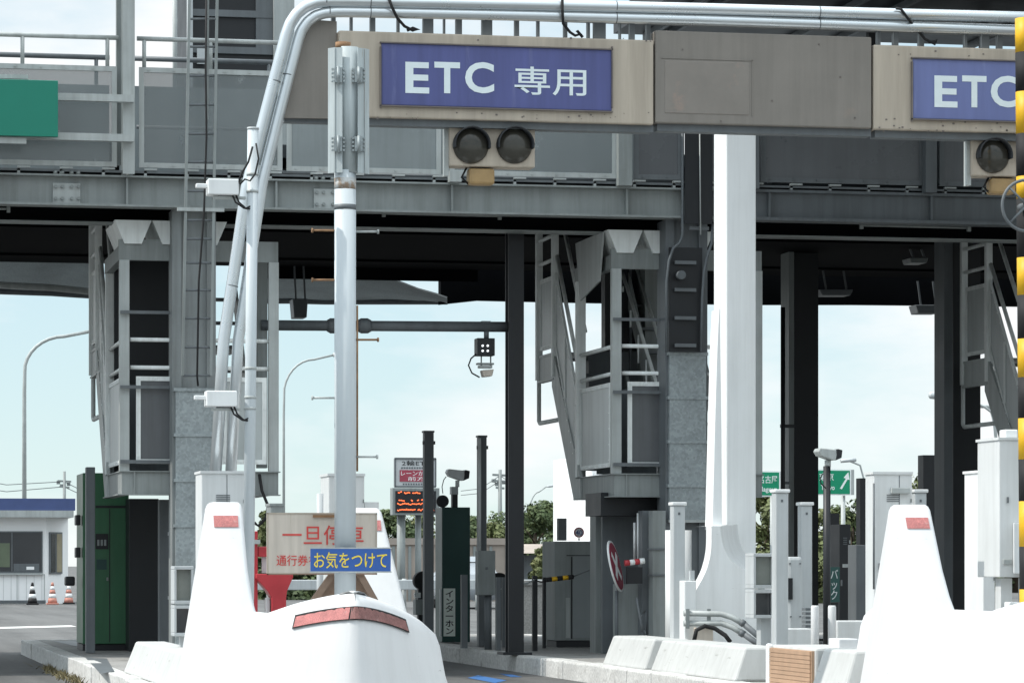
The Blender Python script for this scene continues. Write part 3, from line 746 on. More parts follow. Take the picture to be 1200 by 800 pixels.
# lamp housings (double glass fronted)
def lampbox(px0, px1, py0, py1, Y, label, leg=True):
    t = thing('lamp_housing', label, 'lamp housing', at((px0+px1)/2, py1, Y), 'glazed lamp housings')
    h = (py1 - py0); m0 = py0 + h * .54
    for a1, b1 in ((py0, m0), (m0 + 1.5, py1)):
        fr = MB(); w = (px1-px0)
        fr.pb(px0, px1, a1, a1+4, Y, .3); fr.pb(px0, px1, b1-4, b1, Y, .3)
        fr.pb(px0, px0+3, a1+4, b1-4, Y, .3); fr.pb(px1-3, px1, a1+4, b1-4, Y, .3)
        f = fr.build('housing_frame', WGREY, t, .005)
        MB().pb(px0+3, px1-3, a1+4, b1-4, Y+.06, .1).build('pane', GLASSD if a1 > py0 else mat('dusty glass %d' % px0, (.22,.24,.22), .3, var=.3, scale=2), f)
    if leg:
        MB().pb((px0+px1)/2-4, (px0+px1)/2+8, py1, ypx(px0, .2, Y+.1), Y+.1, .15).build('leg', WGREY, t)
    return t
lampbox(883, 908, 648, 724, 31.3, 'glazed grey lamp housing right of the flared pillar foot')
lampbox(204, 227, 663, 745, 30.5, 'glazed grey lamp housing partly behind the left fin')

# plated machine right of the tall capped post
t = thing('barrier_machine', 'grey plated barrier machine between two capped posts', 'machine', at(932, 745, 31))
MB().pb(923, 941, 652, ypx(930,.2,31), 31, .4).build('body', WGREY, t, .03)
MB().pb(923, 929, 677, 702, 30.97, .04).build('slot', BLACK, t)
for x, y in ((926,660),(938,660),(927,722),(938,722)): MB().pb(x-.8,x+.8,y-.8,y+.8,30.985,.02).build('bolt', STEELD, t)
for k in range(6): MB().pb(944, 951, 712+k*5, 715+k*5, 30.6, .12).build('louvre', STEELD, t)
tag(MB().pb(919, 951, 736, ypx(935,.2,29.9), 29.9, .2).build('low_kerb_wall', CABG, None, .01), 'low pale wall behind the left short bollard', 'low wall')
tag(MB().pb(981, 1020, 727, ypx(1000,.2,29.9), 29.9, .3).build('low_kerb_wall', CABG, None, .01), 'low pale wall behind the right fin', 'low wall')
tag(MB().pb(983, 1006, 748, 762, 27.3, .3).build('floor_box', WHITE, None, .01), 'small white box on the low wall end beside the right fin', 'box')

# ------------------------------------------------------------------ cctv cameras
def cctv(px, py, Y, s, label, yaw=0, m=WPAINT):
    t = thing('security_camera', label, 'camera', at(px, py+12*s, Y), 'boxed security cameras')
    mb = MB(); e = .0
    P = lambda x, y: at(px + x*s, py + y*s, Y)
    q = [P(-13,-4), P(-11,-8), P(8,-6), P(9,5), P(5,6.5), P(-10,1)]
    MB().prism([(k.x,k.z) for k in q], 'y', Y-.09, Y+.09).build('housing', m, t, .008)
    q = [P(9.3,-7), P(15,-5.5), P(14,3.5), P(7,6.5)]
    MB().prism([(k.x,k.z) for k in q], 'y', Y-.095, Y+.095).build('sun_hood', BLACK, t, .006)
    MB().tube([P(1,6), P(1,14)], .03*s, 12).build('neck', m, t)
    return t
cctv(535, 557, 44.5, .95, 'white security camera on top of the green intercom machine')
cctv(969, 533, 30.5, 1.0, 'grey security camera on the dark pole in front of the green Tokyo sign', m=STEELL)
tag(vt(969, ypx(969,.2,30.5), 546, 30.5, .034).build('camera_pole', BLACK), 'dark slim pole under the grey security camera', 'pole')
tag(MB().tube([at(968,572,30.45), at(962,566,30.42), at(961,560,30.4), at(964,555,30.45)], .006, 6).build('camera_cable', RUBBER), 'black cable loop at the dark camera pole', 'cable')

# dark machines between pole and right fin
cabinet('tall dark cabinet with faded green plate behind the camera pole', 973, 984, 601, ypx(980,.2,38), 38, .3, BLACK, lid=False)
t = cabinet('wide dark cabinet right of the camera pole', 984, 997, 614, ypx(990,.2,37), 37, .4, BLACK, lid=False)
t = thing('green_plate', 'faded dark green plate with vertical white characters', 'sign', at(976, 704, 33))
pl = MB().pb(971, 984, 664, 705, 33, .03).build('plate', GREEND, t)
text('バ\nッ\nク', WGREY, pl, 973.5, 982, 667, 702, 32.998, .0)
boxed('plate_post', BLACK, t, 973, 982, 705.5, ypx(977,.2,33.02), 33.02, .06)
cabinet('slim grey black cabinet at the left of the right fin', 1003, 1015, 638, ypx(1010,.2,36), 36, .3, STEELD, lid=False)
tag(MB().pb(1008, 1015, 560, 638, 36.2, .15).build('dark_post', BLACK), 'thin dark post topped square left of the pale cabinet with latch', 'post')
tag(MB().pb(1082, 1095, 533, ypx(1088,.2,38), 38, .2).build('dark_post', BLACK), 'dark square post showing above the right fin', 'post')
tag(vt(969.5, ypx(969,.2,32), 615, 32, .013).build('slim_pipe', WGREY, None), 'slim pale pipe along the dark camera pole', 'pipe')
tag(MB().tube([at(934,745,31), at(934,600,31)], .0).build('x', BLACK), '', '') if False else None

# ------------------------------------------------------------------ walkway gantry
YG = 37.5
t = thing('walkway_gantry', 'long grey steel walkway gantry with guard panels across the lanes', 'gantry', (6, YG, 0))
XL, XR = xat(-80, YG), xat(1290, YG)
mb = MB(); mb.box(XL, XR, YG+.1, YG+.13, 5.185, 5.48); mb.box(XL, XR, YG, YG+.25, 5.48, 5.50); mb.box(XL, XR, YG, YG+.25, 5.16, 5.185)
mb.build('front_beam', STEEL, t)
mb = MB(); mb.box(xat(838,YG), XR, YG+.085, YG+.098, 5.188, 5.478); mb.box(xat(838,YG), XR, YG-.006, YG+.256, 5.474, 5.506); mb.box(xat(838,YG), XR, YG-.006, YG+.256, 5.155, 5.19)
mb.build('beam_shade_skin', STEELM, t)  # dark skin over the right beam, painting in shade of unknown source
mb = MB(); mb.box(XL, XR, YG+.85, YG+.9, 5.085, 5.5); mb.box(XL, XR, YG+.72, YG+1.0, 5.06, 5.08)
mb.build('inner_beam', CEIL, t)  # near black web paints in the shadow behind the front beam
MB().box(XL, XR, YG+.70, YG+1.02, 5.045, 5.058).build('inner_flange', STEEL, t)
for px in (149, 324, 530, 735, 902, 1092): boxed('stiffener', STEEL if px < 800 else STEELM, t, px-1.2, px+1.2, 210 + px*.0222 - 5, 206 + px*.0222 + 30, YG+.02, .08)  # right stiffeners take the same painted-in shade tone
for px in (78, 384):
    yb = 206 + px * .0222
    s = boxed('splice_plate', STEELL, t, px-16, px+16, yb+7, yb+30, YG+.07, .03)
    mb = MB()
    for i in range(4):
        for j in range(2):
            c = at(px - 12 + i*8 + (2 if i > 1 else -1), yb + 11 + j*14, YG+.07)
            mb.tube([c, c + Vector((0,-.03,0))], .02, 6)
        c = Vector((at(px - 12 + i*8 + (2 if i > 1 else -1), 200, YG).x, YG+.03, 5.50)); mb.tube([c, c + Vector((0,0,.035))], .024, 8)
    mb.build('bolts', STEEL, s)
for p0, p1, yy in ((450, 586, 250), (1010, 1136, 264), (-20, 10, 244)):
    c = MB().tube([at(p0, yy, YG+.35), at(p1, yy + (p1-p0)*.024, YG+.35)], .014, 8)
    for q in (p0, p1): c.pb(q-2, q+2, yy-3+(q-p0)*.024, yy+4+(q-p0)*.024, YG+.33, .04)
    c.build('light_tube', STEEL, t)
MB().box(XL, XR, YG+.02, YG+1.55, 5.53, 5.555).build('walkway_deck', STEELD, t)
x = XL
while x < XR:
    MB().box(x, x+.03, YG+.02, YG+.1, 5.50, 5.56).box(x, x+.14, YG+.0, YG+.04, 5.562, 5.58).build('deck_bracket', STEELL, t); x += .46
bays = [(-85,137,PANE),(163,331,PANE),(336,517,PANEO),(527,723,PANE),(743,800,PANED),(806,886,PANED),(892,1083,PANED),(1101,1290,PANED)]  # right bays use a darker sheet to stand in for shade
zb, zt_ = 5.59, 6.69
for p0, p1, m in bays:
    x0, x1 = xat(p0, YG), xat(p1, YG)
    f = MB(); f.box(x0, x1, YG, YG+.03, zb, zb+.055); f.box(x0, x1, YG, YG+.03, zt_-.055, zt_)
    f.box(x0, x0+.055, YG, YG+.03, zb+.055, zt_-.055); f.box(x1-.055, x1, YG, YG+.03, zb+.055, zt_-.055)
    k = x0 + .1
    while k < x1: f.tube([(k, YG-.012, zb+.028), (k, YG, zb+.028)], .011, 6); f.tube([(k, YG-.012, zt_-.028), (k, YG, zt_-.028)], .011, 6); k += .28
    fo = f.build('guard_frame', STEELL if p0 < 730 else STEELD, t)  # right frames coloured darker as painted shade
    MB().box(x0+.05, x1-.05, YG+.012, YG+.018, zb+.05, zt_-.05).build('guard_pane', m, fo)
    # rail
    if p0 < 330:
        r = MB().tube([(x0-.02, YG+.05, 7.01), (x1+.02, YG+.05, 7.01)], .026, 10)
        for q in (x0+.06 if p0 > 0 else x1-.1, (x0+x1)/2): r.tube([(q, YG+.05, zt_), (q, YG+.05, 7.01)], .022, 8)
        r.build('handrail', STEELL, t)
# rear side
for p0, p1 in ((-85, 128), (140, 330), (340, 560), (565, 760)):
    x0, x1 = xat(p0, YG+1.5), xat(p1, YG+1.5)
    MB().box(x0, x1, YG+1.5, YG+1.52, zb, zt_).build('rear_guard', PANEO, t)
    r = MB().tube([(x0, YG+1.47, 7.0), (x1, YG+1.47, 7.0)], .03, 10)
    for q in (x0+.15, x1-.15): r.tube([(q, YG+1.47, zt_), (q, YG+1.47, 7.0)], .022, 8)
    r.build('rear_handrail', STEELD if p0 < 330 else STEEL, t)
# uprights
def upr(p0, p1, z0, z1, m=STEELL, Y=YG-.12, d=.14): return MB().box(xat(p0,Y), xat(p1,Y), Y, Y+d, z0, z1).build('upright', m, t)
u = MB(); xa, xb = xat(144,YG-.15), xat(158,YG-.15)
u.box(xa, xb, YG-.15, YG-.13, 5.5, 9.5); u.box(xa, xb, YG+.05, YG+.07, 5.5, 9.5); u.box((xa+xb)/2-.01, (xa+xb)/2+.01, YG-.13, YG+.05, 5.5, 9.5)
u.build('upright', STEELL, t)
boxed('upright', STEEL, t, 136.5, 144, -40, 193, YG+.12, .1)
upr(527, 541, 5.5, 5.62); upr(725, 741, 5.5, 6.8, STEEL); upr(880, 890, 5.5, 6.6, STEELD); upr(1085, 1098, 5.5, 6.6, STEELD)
# columns of the gantry
def column(p0, p1, ytop, yj, ybot, label_m=STEEL):
    Y = YG + .2
    x0, x1 = xat(p0, Y), xat(p1, Y)
    c = MB(); zt2 = 5.16
    if label_m is STEEL: label_m = mat('weathered column paint', (.215, .235, .237), .5, var=.16, scale=1.6, c2=(.17, .175, .17), thr=.62, drip=.3)
    zj = zat((p0+p1)/2, yj, Y)
    c.box(x0, x0+.1, Y, Y+.4, .2, zt2); c.box(x1-.1, x1, Y, Y+.4, .2, zt2); c.box(x0+.1, x1-.1, Y+.05, Y+.35, .2, zt2)
    c.build('column', label_m, t)
    zbm = zat((p0+p1)/2, ybot, Y)
    j = MB().box(x0+.03, x1-.03, Y-.06, Y+.44, zbm, zj).build('column_jacket', GALV, t)
    z = zj; 
    while z > zbm + .2:
        MB().box(x0+.01, x1-.01, Y-.075, Y+.45, z-.035, z).build('jacket_band', GALV, j); z -= .5
    MB().box(x0+.02, x1-.02, Y-.07, Y+.45, zbm, zbm+.03).build('jacket_band', STEELL, j)
column(202, 253, 245, 455, 757)
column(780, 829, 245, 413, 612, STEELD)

# ladder on the left column
t = thing('access_ladder', 'tall vertical access ladder fixed in front of the left steel column', 'ladder', at(230, 455, YG-.3))
YL = YG - .35
for a1, b1 in (((222.5,-30),(214,440)), ((255,-30),(247,440))): MB().bar(at(*a1, YL), at(*b1, YL), .03, .03).build('ladder_rail', STEEL, t)
for k, y in enumerate((-10, 22.5, 55, 89, 123, 157, 190, 224, 258, 280, 308, 340, 373, 407, 440)):
    xo = -8.5 * (y + 30) / 470
    MB().tube([at(222.5+xo, y, YL), at(255+xo, y, YL)], .013, 8).build('rung', STEELD, t)
boxed('ladder_bracket', STEELL, t, 208, 263, 243.5, 247.5, YL-.03, .05)
MB().bar(at(244,-30,YL), at(243,140,YL), .022, .022).build('centre_rail', STEEL, t)
tag(MB().tube([at(242,-20,YL-.04), at(241,80,YL-.04), at(242,160,YL-.04), at(239,250,YL-.04), at(233,330,YL-.03), at(231,440,YL-.03), at(232,452,YL)], .011, 8).build('ladder_cable', RUBBER), 'black cable running down the access ladder', 'cable')

# cable tray at the middle column
t = thing('cable_tray', 'dark curved cable ladder tray on the middle column', 'cable tray', at(805, 413, YG))
for pts, m in (([(800,150),(800,275),(797,284),(789,291),(784,305),(781,330),(781,413)], STEELM), ([(835,262),(834,285),(829,300),(825,320),(823,350),(822,413)], STEELM)):
    MB().tube([at(x,y,YG-.02) for x,y in pts], .017, 8).build('tray_side', m, t)
for y in (268, 308, 340, 373, 405): MB().pb(791 if y > 300 else 808, 816 if y > 300 else 831, y-2.5, y+1.5, YG-.02, .03).build('tray_rung', STEELD, t)
boxed('tray_back', BLACK, t, 784, 823, 290, 412, YG+.05, .03)
boxed('upper_back', BLACK, t, 803, 835, 150, 262, YG-.08, .03)
MB().tube([at(820,150,YG-.12), at(821,275,YG-.1)], .008, 6).build('tray_cable', STEELL, t)
c = at(799, 322, YG-.1); MB().tube([c, c+Vector((0,.1,0))], .05, 12).build('round_box', STEELM, t)

for zc_, pa, pb_, m_ in ((5.62, -60, 330, STEELD), (5.72, 330, 800, STEELD), (6.2, 160, 330, STEELM)):
    MB().tube([(xat(pa, YG+1.3), YG+1.3, zc_), (xat(pb_, YG+1.3), YG+1.3, zc_)], .022, 8).build('walkway_conduit', m_, bpy.data.objects['walkway_gantry'])
# green sign on the walkway, left
t = thing('green_sign_panel', 'plain green sign panel on grey arms at the upper left', 'sign', at(30, 160, YG-.4))
boxed('sign_face', TEAL, t, -90, 68, 92.5, 158.5, YG-.45, .06, .004)
for y in (112, 158.5): boxed('support_arm', STEELL, t, -80, 157, y-4, y+4.5, YG-.28, .1)
boxed('frame_edge', STEELL, t, -90, 33, 86, 91, YG-.40, .05); boxed('frame_edge', STEELL, t, -90, 31, 160, 167, YG-.40, .05)

# upper structures
t = thing('stair_tower', 'dark glazed tower rising behind the walkway at the upper left', 'tower', at(275, 200, 40.5))
YV = 40.5
boxed('tower_wall', BLACK, t, 226, 320, -60, 200, YV, 2.0)
boxed('corner_post', STEELL, t, 321, 345, -60, 200, YV-.1, .35)
boxed('corner_trim', WGREY, t, 222, 226, -60, 200, YV-.05, .3)
for y in (12, 55): boxed('tower_beam', STEELD, t, 226, 320, y, y+8, YV-.04, .04)
boxed('mullion', STEELD, t, 300, 320, -60, 60, YV-.03, .03)
boxed('notice_plate', WGREY, t, 231, 240, 57, 75, YV-.06, .02)
tag(vt(205, 150, -40, 40.2, .028).build('vent_pipe', STEELL), 'thin vertical pipe against the sky left of the dark tower', 'pipe')
t = thing('upper_canopy', 'dark flat roof above the right part of the walkway, its front overhang added for shade', 'canopy', at(1000, 16, 38))
xa = xat(775, 38)
MB().box(xa, 24, 30.5, 40.4, 7.68, 7.95).build('roof', BLACK, t)  # front part lies out of view, added to shade the right beam
MB().box(xa, 24, 30.38, 30.5, 7.66, 8.05).build('edge_beam', STEELD, t)
for px in (796, 818, 968, 1023, 1190): 
    x = xat(px, 38.5); MB().box(x, x+.05, 36.7, 40.3, 7.60, 7.678).build('roof_rib', STEELD, t)
for px in (1018, 1150): boxed('roof_post', BLACK, t, px, px+9, -10, 200, YG+1.6, .1)
t = thing('dark_backing', 'dark wall added behind the right guard panels to darken them', 'building', at(1000, 215, 39.3))
MB().box(xat(806, 39.3), 22, 39.25, 39.4, 5.56, 7.25).build('wall', mat('dark wall', (.045,.05,.055), .7, var=.2, scale=1), t)  # added wall, makes the guard panels look dark from the front
for px in (900, 1000, 1095, 1180): boxed('wall_rib', STEELD, t, px, px+5, 60, 215, 39.2, .045)

# ------------------------------------------------------------------ toll canopy
t = thing('toll_canopy', 'wide dark toll plaza canopy roof spanning the lanes', 'canopy', (8, 44, 0))
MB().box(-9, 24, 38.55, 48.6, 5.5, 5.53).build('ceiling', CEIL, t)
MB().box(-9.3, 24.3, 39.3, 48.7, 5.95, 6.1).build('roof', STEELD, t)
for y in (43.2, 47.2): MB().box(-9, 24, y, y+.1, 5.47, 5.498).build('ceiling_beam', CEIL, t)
# rear lip, uneven, dark
xs = [xat(px, 49.5) for px in (515, 560, 600, 700, 800, 900, 1000, 1100, 1290)]; ys = [357, 352, 353, 355, 356, 357, 357, 358, 360]
pl = [(x, zat(600 if False else px, y, 49.5)) for x, px, y in zip(xs, (525,560,600,700,800,900,1000,1100,1290), ys)]
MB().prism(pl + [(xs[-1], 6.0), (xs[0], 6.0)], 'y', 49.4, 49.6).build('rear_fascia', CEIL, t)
MB().box(xat(296,48.6), xat(560,48.6), 48.61, 48.63, 5.33, 5.6).build('edge_board', CEIL, t)
def net(pxs, ytop, ybot):
    top = [at(x, y - 14, 48.64) for x, y in zip(pxs, ytop)]; bot = [at(x, y, 50.3) for x, y in zip(pxs, ybot)]
    rows = []
    for k in range(7):
        q = k / 6; rows.append([a.lerp(b, q) + Vector((0, 0, -.05 * math.sin(PI*q) + .012*math.sin(i*2.1+k))) for i, (a, b) in enumerate(zip(top, bot))])
    rows += [[p + Vector((0, 0, .02)) for p in r] for r in rows[::-1]]
    MB().loft(rows, closed=False, cap=False).build('awning_net', NET, t)
    MB().tube([p + Vector((0, -.02, -.02)) for p in bot], .045, 10).build('net_rail', STEELD, t)
net([-80, 0, 30, 60, 90, 108, 122], [300, 300, 301, 302, 303, 312, 330], [334, 340, 341, 342, 344, 345, 346])
net([300, 340, 380, 420, 460, 490, 512, 524], [330, 332, 334, 336, 342, 352, 359, 364], [351, 351, 352, 352, 352, 352, 352, 352])
MB().tube([at(-60,331,49), at(60,337,49), at(122,343,49)], .05, 10).build('net_pipe', STEELL, t)
MB().tube([at(122,345,49.1), at(0,352-20,49.1)], .03, 10).build('net_pipe', STEEL, t)
def ceilamp(px, py, Y, w, h, label, m=STEELD):
    t = thing('hanging_floodlight', label, 'floodlight', at(px, py, Y), 'floodlights under the canopy edge')
    p = [at(px-w*.5, py-h, Y), at(px+w*.5, py-h, Y), at(px+w*.42, py, Y), at(px-w*.40, py, Y)]
    MB().prism([(k.x,k.z) for k in p], 'y', Y, Y+.35).build('lamp_body', m, t, .01)
    for s in (-.3, .3): MB().bar(at(px+s*w, py-h, Y+.15), Vector((xat(px+s*w, Y), Y+.15, 5.5)), .025, .025).build('hanger', STEELD, t)
ceilamp(352, 372, 48.3, 18, 22, 'dark floodlight hanging at the canopy edge left of the mast arm')
ceilamp(1088, 367, 49.0, 30, 10, 'flat dark floodlight under the canopy edge near the right stairs')
ceilamp(1077, 308, 44.0, 22, 6, 'small grey floodlight on the dark ceiling near the right stairs', STEEL)
ceilamp(980, 346, 47.5, 40, 7, 'dark twin floodlight on the ceiling right of the white pillar', STEELD)

# black columns
def hcol(p0, p1, fl, ybase, Y, label, m=BLACK, d=.35):
    t = thing('canopy_column', label, 'column', at((p0+p1)/2, ybase, Y))
    x0, x1 = xat(p0, Y), xat(p1, Y); c = MB()
    c.box(x0, x1, Y, Y+.03, .2, 5.5); c.box(x0, x1, Y+d-.03, Y+d, .2, 5.5); c.box((x0+x1)/2-.015, (x0+x1)/2+.015, Y+.03, Y+d-.03, .2, 5.5)
    c.box(x0+.02, x0+.04, Y+.03, Y+d-.03, .2, 5.5)
    c.build('shaft', m, t)
    MB().box(x0-.08, x1+.08, Y-.08, Y+d+.08, .196, .225).build('base_plate', m, t)
    return t
hcol(596, 614, 0, 767, 38.7, 'slim black column at the kerb in the middle of the picture', d=.2)
c = hcol(931, 959, 0, 730, 45, 'black canopy column right of the white pillar')
MB().box(xat(924.5,44.9), xat(930.5,44.9), 44.9, 45.3, .9, 5.5).build('side_channel', STEEL, c)
c = hcol(1117, 1149, 0, 728, 42.5, 'black canopy column left of the right stairs')
MB().box(xat(1106.5,42.3), xat(1116.5,42.3), 42.3, 42.7, .2, 5.5).build('side_channel', STEELD, c)
t = thing('conduit_pole', 'thin dark conduit pole beside the black column right of the pillar', 'pole', at(917, 720, 43))
vt(917.5, ypx(917,.2,43), 360, 43, .03).build('conduit', BLACK, t)
boxed('clamp', BLACK, t, 915, 931, 497, 501, 43, .04); boxed('clamp', STEELD, t, 917, 925, 564, 567, 43, .04)

# mast arm with camera lamp
YM = 38.9
t = thing('mast_arm', 'dark horizontal pipe arm joining the black column', 'pipe arm', at(455, 381, YM))
MB().tube([at(306,381,YM), at(598,383,YM)], .06, 16).build('arm_pipe', STEELD, t)
for x in (391, 427): MB().tube([at(x-8,381.7,YM), at(x-4,381.7,YM), at(x+4,381.7,YM), at(x+8,381.7,YM)], [.065,.088,.088,.065], 16).build('flange', STEELD, t)
boxed('pipe_collar', STEELD, t, 565, 575, 376, 379, YM-.04, .09)
t = thing('lane_scanner', 'black four lamp scanner hanging from the horizontal pipe arm', 'camera', at(570, 442, YM))
MB().tube([at(570,388,YM), at(570,396,YM)], .03, 10).build('neck', STEELD, t)
boxed('lamp_head', BLACK, t, 559.5, 580, 396, 416.5, YM-.1, .2, .006)
for x in (565.5, 571.5):
    for y in (405, 411):
        c = at(x, y, YM-.1); MB().tube([c, c+Vector((0,-.012,0))], .013, 10).build('led', LEDW, t)
for x in (564, 575): MB().tube([at(x,417,YM), at(x,430,YM)], .008, 6).build('bracket_rod', STEEL, t)
boxed('bracket_plate', STEEL, t, 560, 579, 425, 427, YM-.06, .12)
boxed('lower_tray', STEELL, t, 562, 577, 428, 431, YM-.06, .12)
p = [at(x,y,YM) for x,y in ((563,434),(577,433),(575,441),(565,442))]
MB().prism([(k.x,k.z) for k in p], 'y', YM-.1, YM+.05).build('lower_lamp', BOARD, t, .01)
MB().tube([at(560,413,YM), at(552,420,YM), at(549,428,YM), at(553,437,YM), at(562,442,YM)], .009, 8).build('cable_loop', RUBBER, t)

# ------------------------------------------------------------------ stairways with platforms
def stairway(X0, label, dark=False):
    t = thing('access_stairway', label, 'stairway', (X0, 38, .2), 'grey stairways down to the islands')
    W = 1.75; Ya, Yb = 38.0, 39.95
    zf, z0 = 2.28, 2.01
    pf = MB(); pf.box(X0, X0+W, Ya, Ya+.02, z0+.012, zf-.012); pf.box(X0, X0+.02, Ya+.02, Yb, z0+.012, zf-.012); pf.box(X0+W-.02, X0+W, Ya+.02, Yb, z0+.012, zf-.012)
    pf.box(X0-.02, X0+W+.02, Ya-.03, Yb, zf-.012, zf); pf.box(X0-.05, X0+W+.02, Ya-.04, Ya+.1, z0, z0+.012); pf.box(X0-.05, X0+.08, Ya+.1, Yb, z0, z0+.012)
    pf.box(X0+.02, X0+W-.02, Ya+.02, Yb, zf-.06, zf-.02)
    pf.box(X0+.13, X0+.15, Ya-.02, Ya, z0+.012, zf-.012)
    pf.build('platform', STEEL, t)
    # guard panels
    def guard(x0, y0, x1, y1, za, zb2, nm='guard_frame', sheet=SHEET):
        f = MB(); w = .05
        dx, dy = x1-x0, y1-y0; L = math.hypot(dx, dy); ux, uy = dx/L, dy/L
        for (s0, s1, a1, b1) in ((0, L, za, za+w), (0, L, zb2-w, zb2), (0, w, za+w, zb2-w), (L-w, L, za+w, zb2-w)):
            f.box(x0+ux*s0-abs(uy)*.015, x0+ux*s1+abs(uy)*.015, y0+uy*s0-abs(ux)*.015, y0+uy*s1+abs(ux)*.015, a1, b1)
        k = .03
        while k < L: f.tube([(x0+ux*k-abs(uy)*.025, y0+uy*k-abs(ux)*.025, zb2-.025), (x0+ux*k, y0+uy*k, zb2-.025)], .010, 6); f.tube([(x0+ux*k-abs(uy)*.025, y0+uy*k-abs(ux)*.025, za+.025), (x0+ux*k, y0+uy*k, za+.025)], .010, 6); k += .18
        k = .08
        while k < zb2-za:
            for s in (.025, L-.025): f.tube([(x0+ux*s-abs(uy)*.025, y0+uy*s-abs(ux)*.025, za+k), (x0+ux*s, y0+uy*s, za+k)], .010, 6)
            k += .18
        fo = f.build(nm, STAIR, t)
        p = MB().box(x0+ux*w-abs(uy)*.006, x0+ux*(L-w)+abs(uy)*.006, y0+uy*w-abs(ux)*.006, y0+uy*(L-w)+abs(ux)*.006, za+w, zb2-w)
        p.build('guard_sheet', sheet, fo)
    guard(X0+.16, Ya+.02, X0+.78, Ya+.02, 2.36, 3.33, sheet=PANED); guard(X0+1.12, Ya+.03, X0+1.62, Ya+.03, 2.36, 3.33)
    guard(X0+.02, Ya+.25, X0+.02, Yb-.12, 2.36, 3.33)
    # posts
    for (x, y, zt2) in ((X0+.03, Ya+.05, 4.62), (X0+.03, Yb-.05, 4.62), (X0+W-.05, Ya+.05, 4.62)):
        MB().box(x-.055, x+.055, y-.045, y+.045, zf, zt2).build('post', STAIR if x < X0+.5 and y > Ya+.5 else STEELL, t)
    MB().box(X0-.03, X0+W, Ya+.02, Ya+.1, 4.62, 4.85).build('head_beam', STEEL, t)
    MB().box(X0-.03, X0+.06, Ya+.1, Yb, 4.62, 4.78).build('head_beam', STEEL, t)
    for z in (3.43, 3.74): 
        MB().tube([(X0+.1, Ya+.06, z), (X0+W-.05, Ya+.06, z)], .024, 10).build('handrail', STAIR, t)
        MB().tube([(X0+.03, Ya+.05, z), (X0+.03, Yb-.05, z)], .024, 10).build('handrail', STAIR, t)
    MB().box(X0-.02, X0+.72, Ya-.05, Ya-.02, 4.02, 4.055).build('brace_bar', STEELD, t)
    MB().box(X0-.02, X0+.72, Ya-.05, Ya-.02, 3.19, 3.225).build('brace_bar', STEELD, t)
    MB().box(X0-.02, X0+.72, Ya-.05, Ya-.02, 2.36, 2.40).build('brace_bar', STEELD, t)
    # lower flight going back and up
    Yc, zc = 41.2, 3.86; Yd = 42.15
    for x in (X0, X0+.85):
        q = [(Yb-.25, z0+.0), (Yb+.1, z0+.0), (Yc+.1, zc-.42), (Yc+.1, zc-.02), (Yc, zc-.02), (Yb-.25, zf-.012)]
        MB().prism(q, 'x', x-.02, x+.02).build('stringer', STEELL, t)
    n = 8
    for k in range(n):
        y = Yb + (Yc-Yb)*(k+.3)/n; z = zf + (zc-zf)*(k+.6)/n
        MB().box(X0+.02, X0+.83, y, y+.22, z-.03, z).build('tread', STEELD, t)
    # flight side panel
    q0 = [(Yb+.02, zf+.12), (Yc-.05, zc+.08), (Yc-.05, zc+.98), (Yb+.02, zf+1.05)]
    def shrink(q, w): return [(q[0][0]+w, q[0][1]+w*1.6), (q[1][0]-w, q[1][1]-w*.6+w), (q[2][0]-w, q[2][1]-w*1.6), (q[3][0]+w, q[3][1]-w*.4)]
    fs = MB(); qi = shrink(q0, .05)
    for k in range(4): fs.prism([q0[k], q0[(k+1)%4], qi[(k+1)%4], qi[k]], 'x', X0-.015, X0+.015)
    for k in range(4):
        a1, b1 = Vector(((q0[k][0]+qi[k][0])/2, (q0[k][1]+qi[k][1])/2)), Vector(((q0[(k+1)%4][0]+qi[(k+1)%4][0])/2, (q0[(k+1)%4][1]+qi[(k+1)%4][1])/2))
        m_ = int((b1-a1).length/.16)
        for j in range(1, m_): p = a1.lerp(b1, j/m_); fs.tube([(X0-.026, p.x, p.y), (X0-.01, p.x, p.y)], .011, 6)
    mY = (Yb+Yc)/2; fs.box(X0-.02, X0-.0, mY-.02, mY+.02, (zf+zc)/2+.18, (zf+zc)/2+.95)
    fo = fs.build('flight_frame', STAIR, t)
    MB().prism(qi, 'x', X0-.006, X0+.006).build('flight_sheet', SHEET, fo)
    MB().tube([(X0+.02, Yb, zf+1.3), (X0+.02, Yc, zc+1.2)], .026, 10).build('flight_handrail', STAIR, t)
    MB().tube([(X0+.1, Yb, zf+1.75), (X0+.1, Yc, zc+1.6)], .026, 10).build('flight_handrail', STAIR, t)
    # upper landing
    ld = MB().box(X0-.02, X0+1.7, Yc, Yd, zc-.03, zc); ld.box(X0-.01, X0+.01, Yc, Yd, zc-.32, zc-.03); ld.box(X0-.03, X0+.05, Yc, Yd, zc-.34, zc-.32)
    ld.build('landing', STEELL, t)
    guard(X0, Yc+.08, X0, Yd-.1, zc+.06, zc+.95)
    for y in (Yc, Yd): MB().box(X0-.04, X0+.04, y-.03, y+.05, zc-.3, 5.4).build('landing_post', STAIR, t)
    for z in (zc+1.15, zc+1.45): MB().tube([(X0, Yc, z), (X0, Yd, z)], .024, 10).build('landing_rail', STAIR, t)
    # second flight handrails and treads
    for dx in (.78, .98): MB().tube([(X0+dx, 41.0, 4.72+.2), (X0+dx+.05, 39.0, 3.1)], .022, 10).build('upper_handrail', STAIR, t)
    for k in range(7):
        MB().box(X0+.9, X0+1.6, 39.2+k*.26, 39.42+k*.26, 2.6+k*.3, 2.63+k*.3).build('tread', STEELD, t)
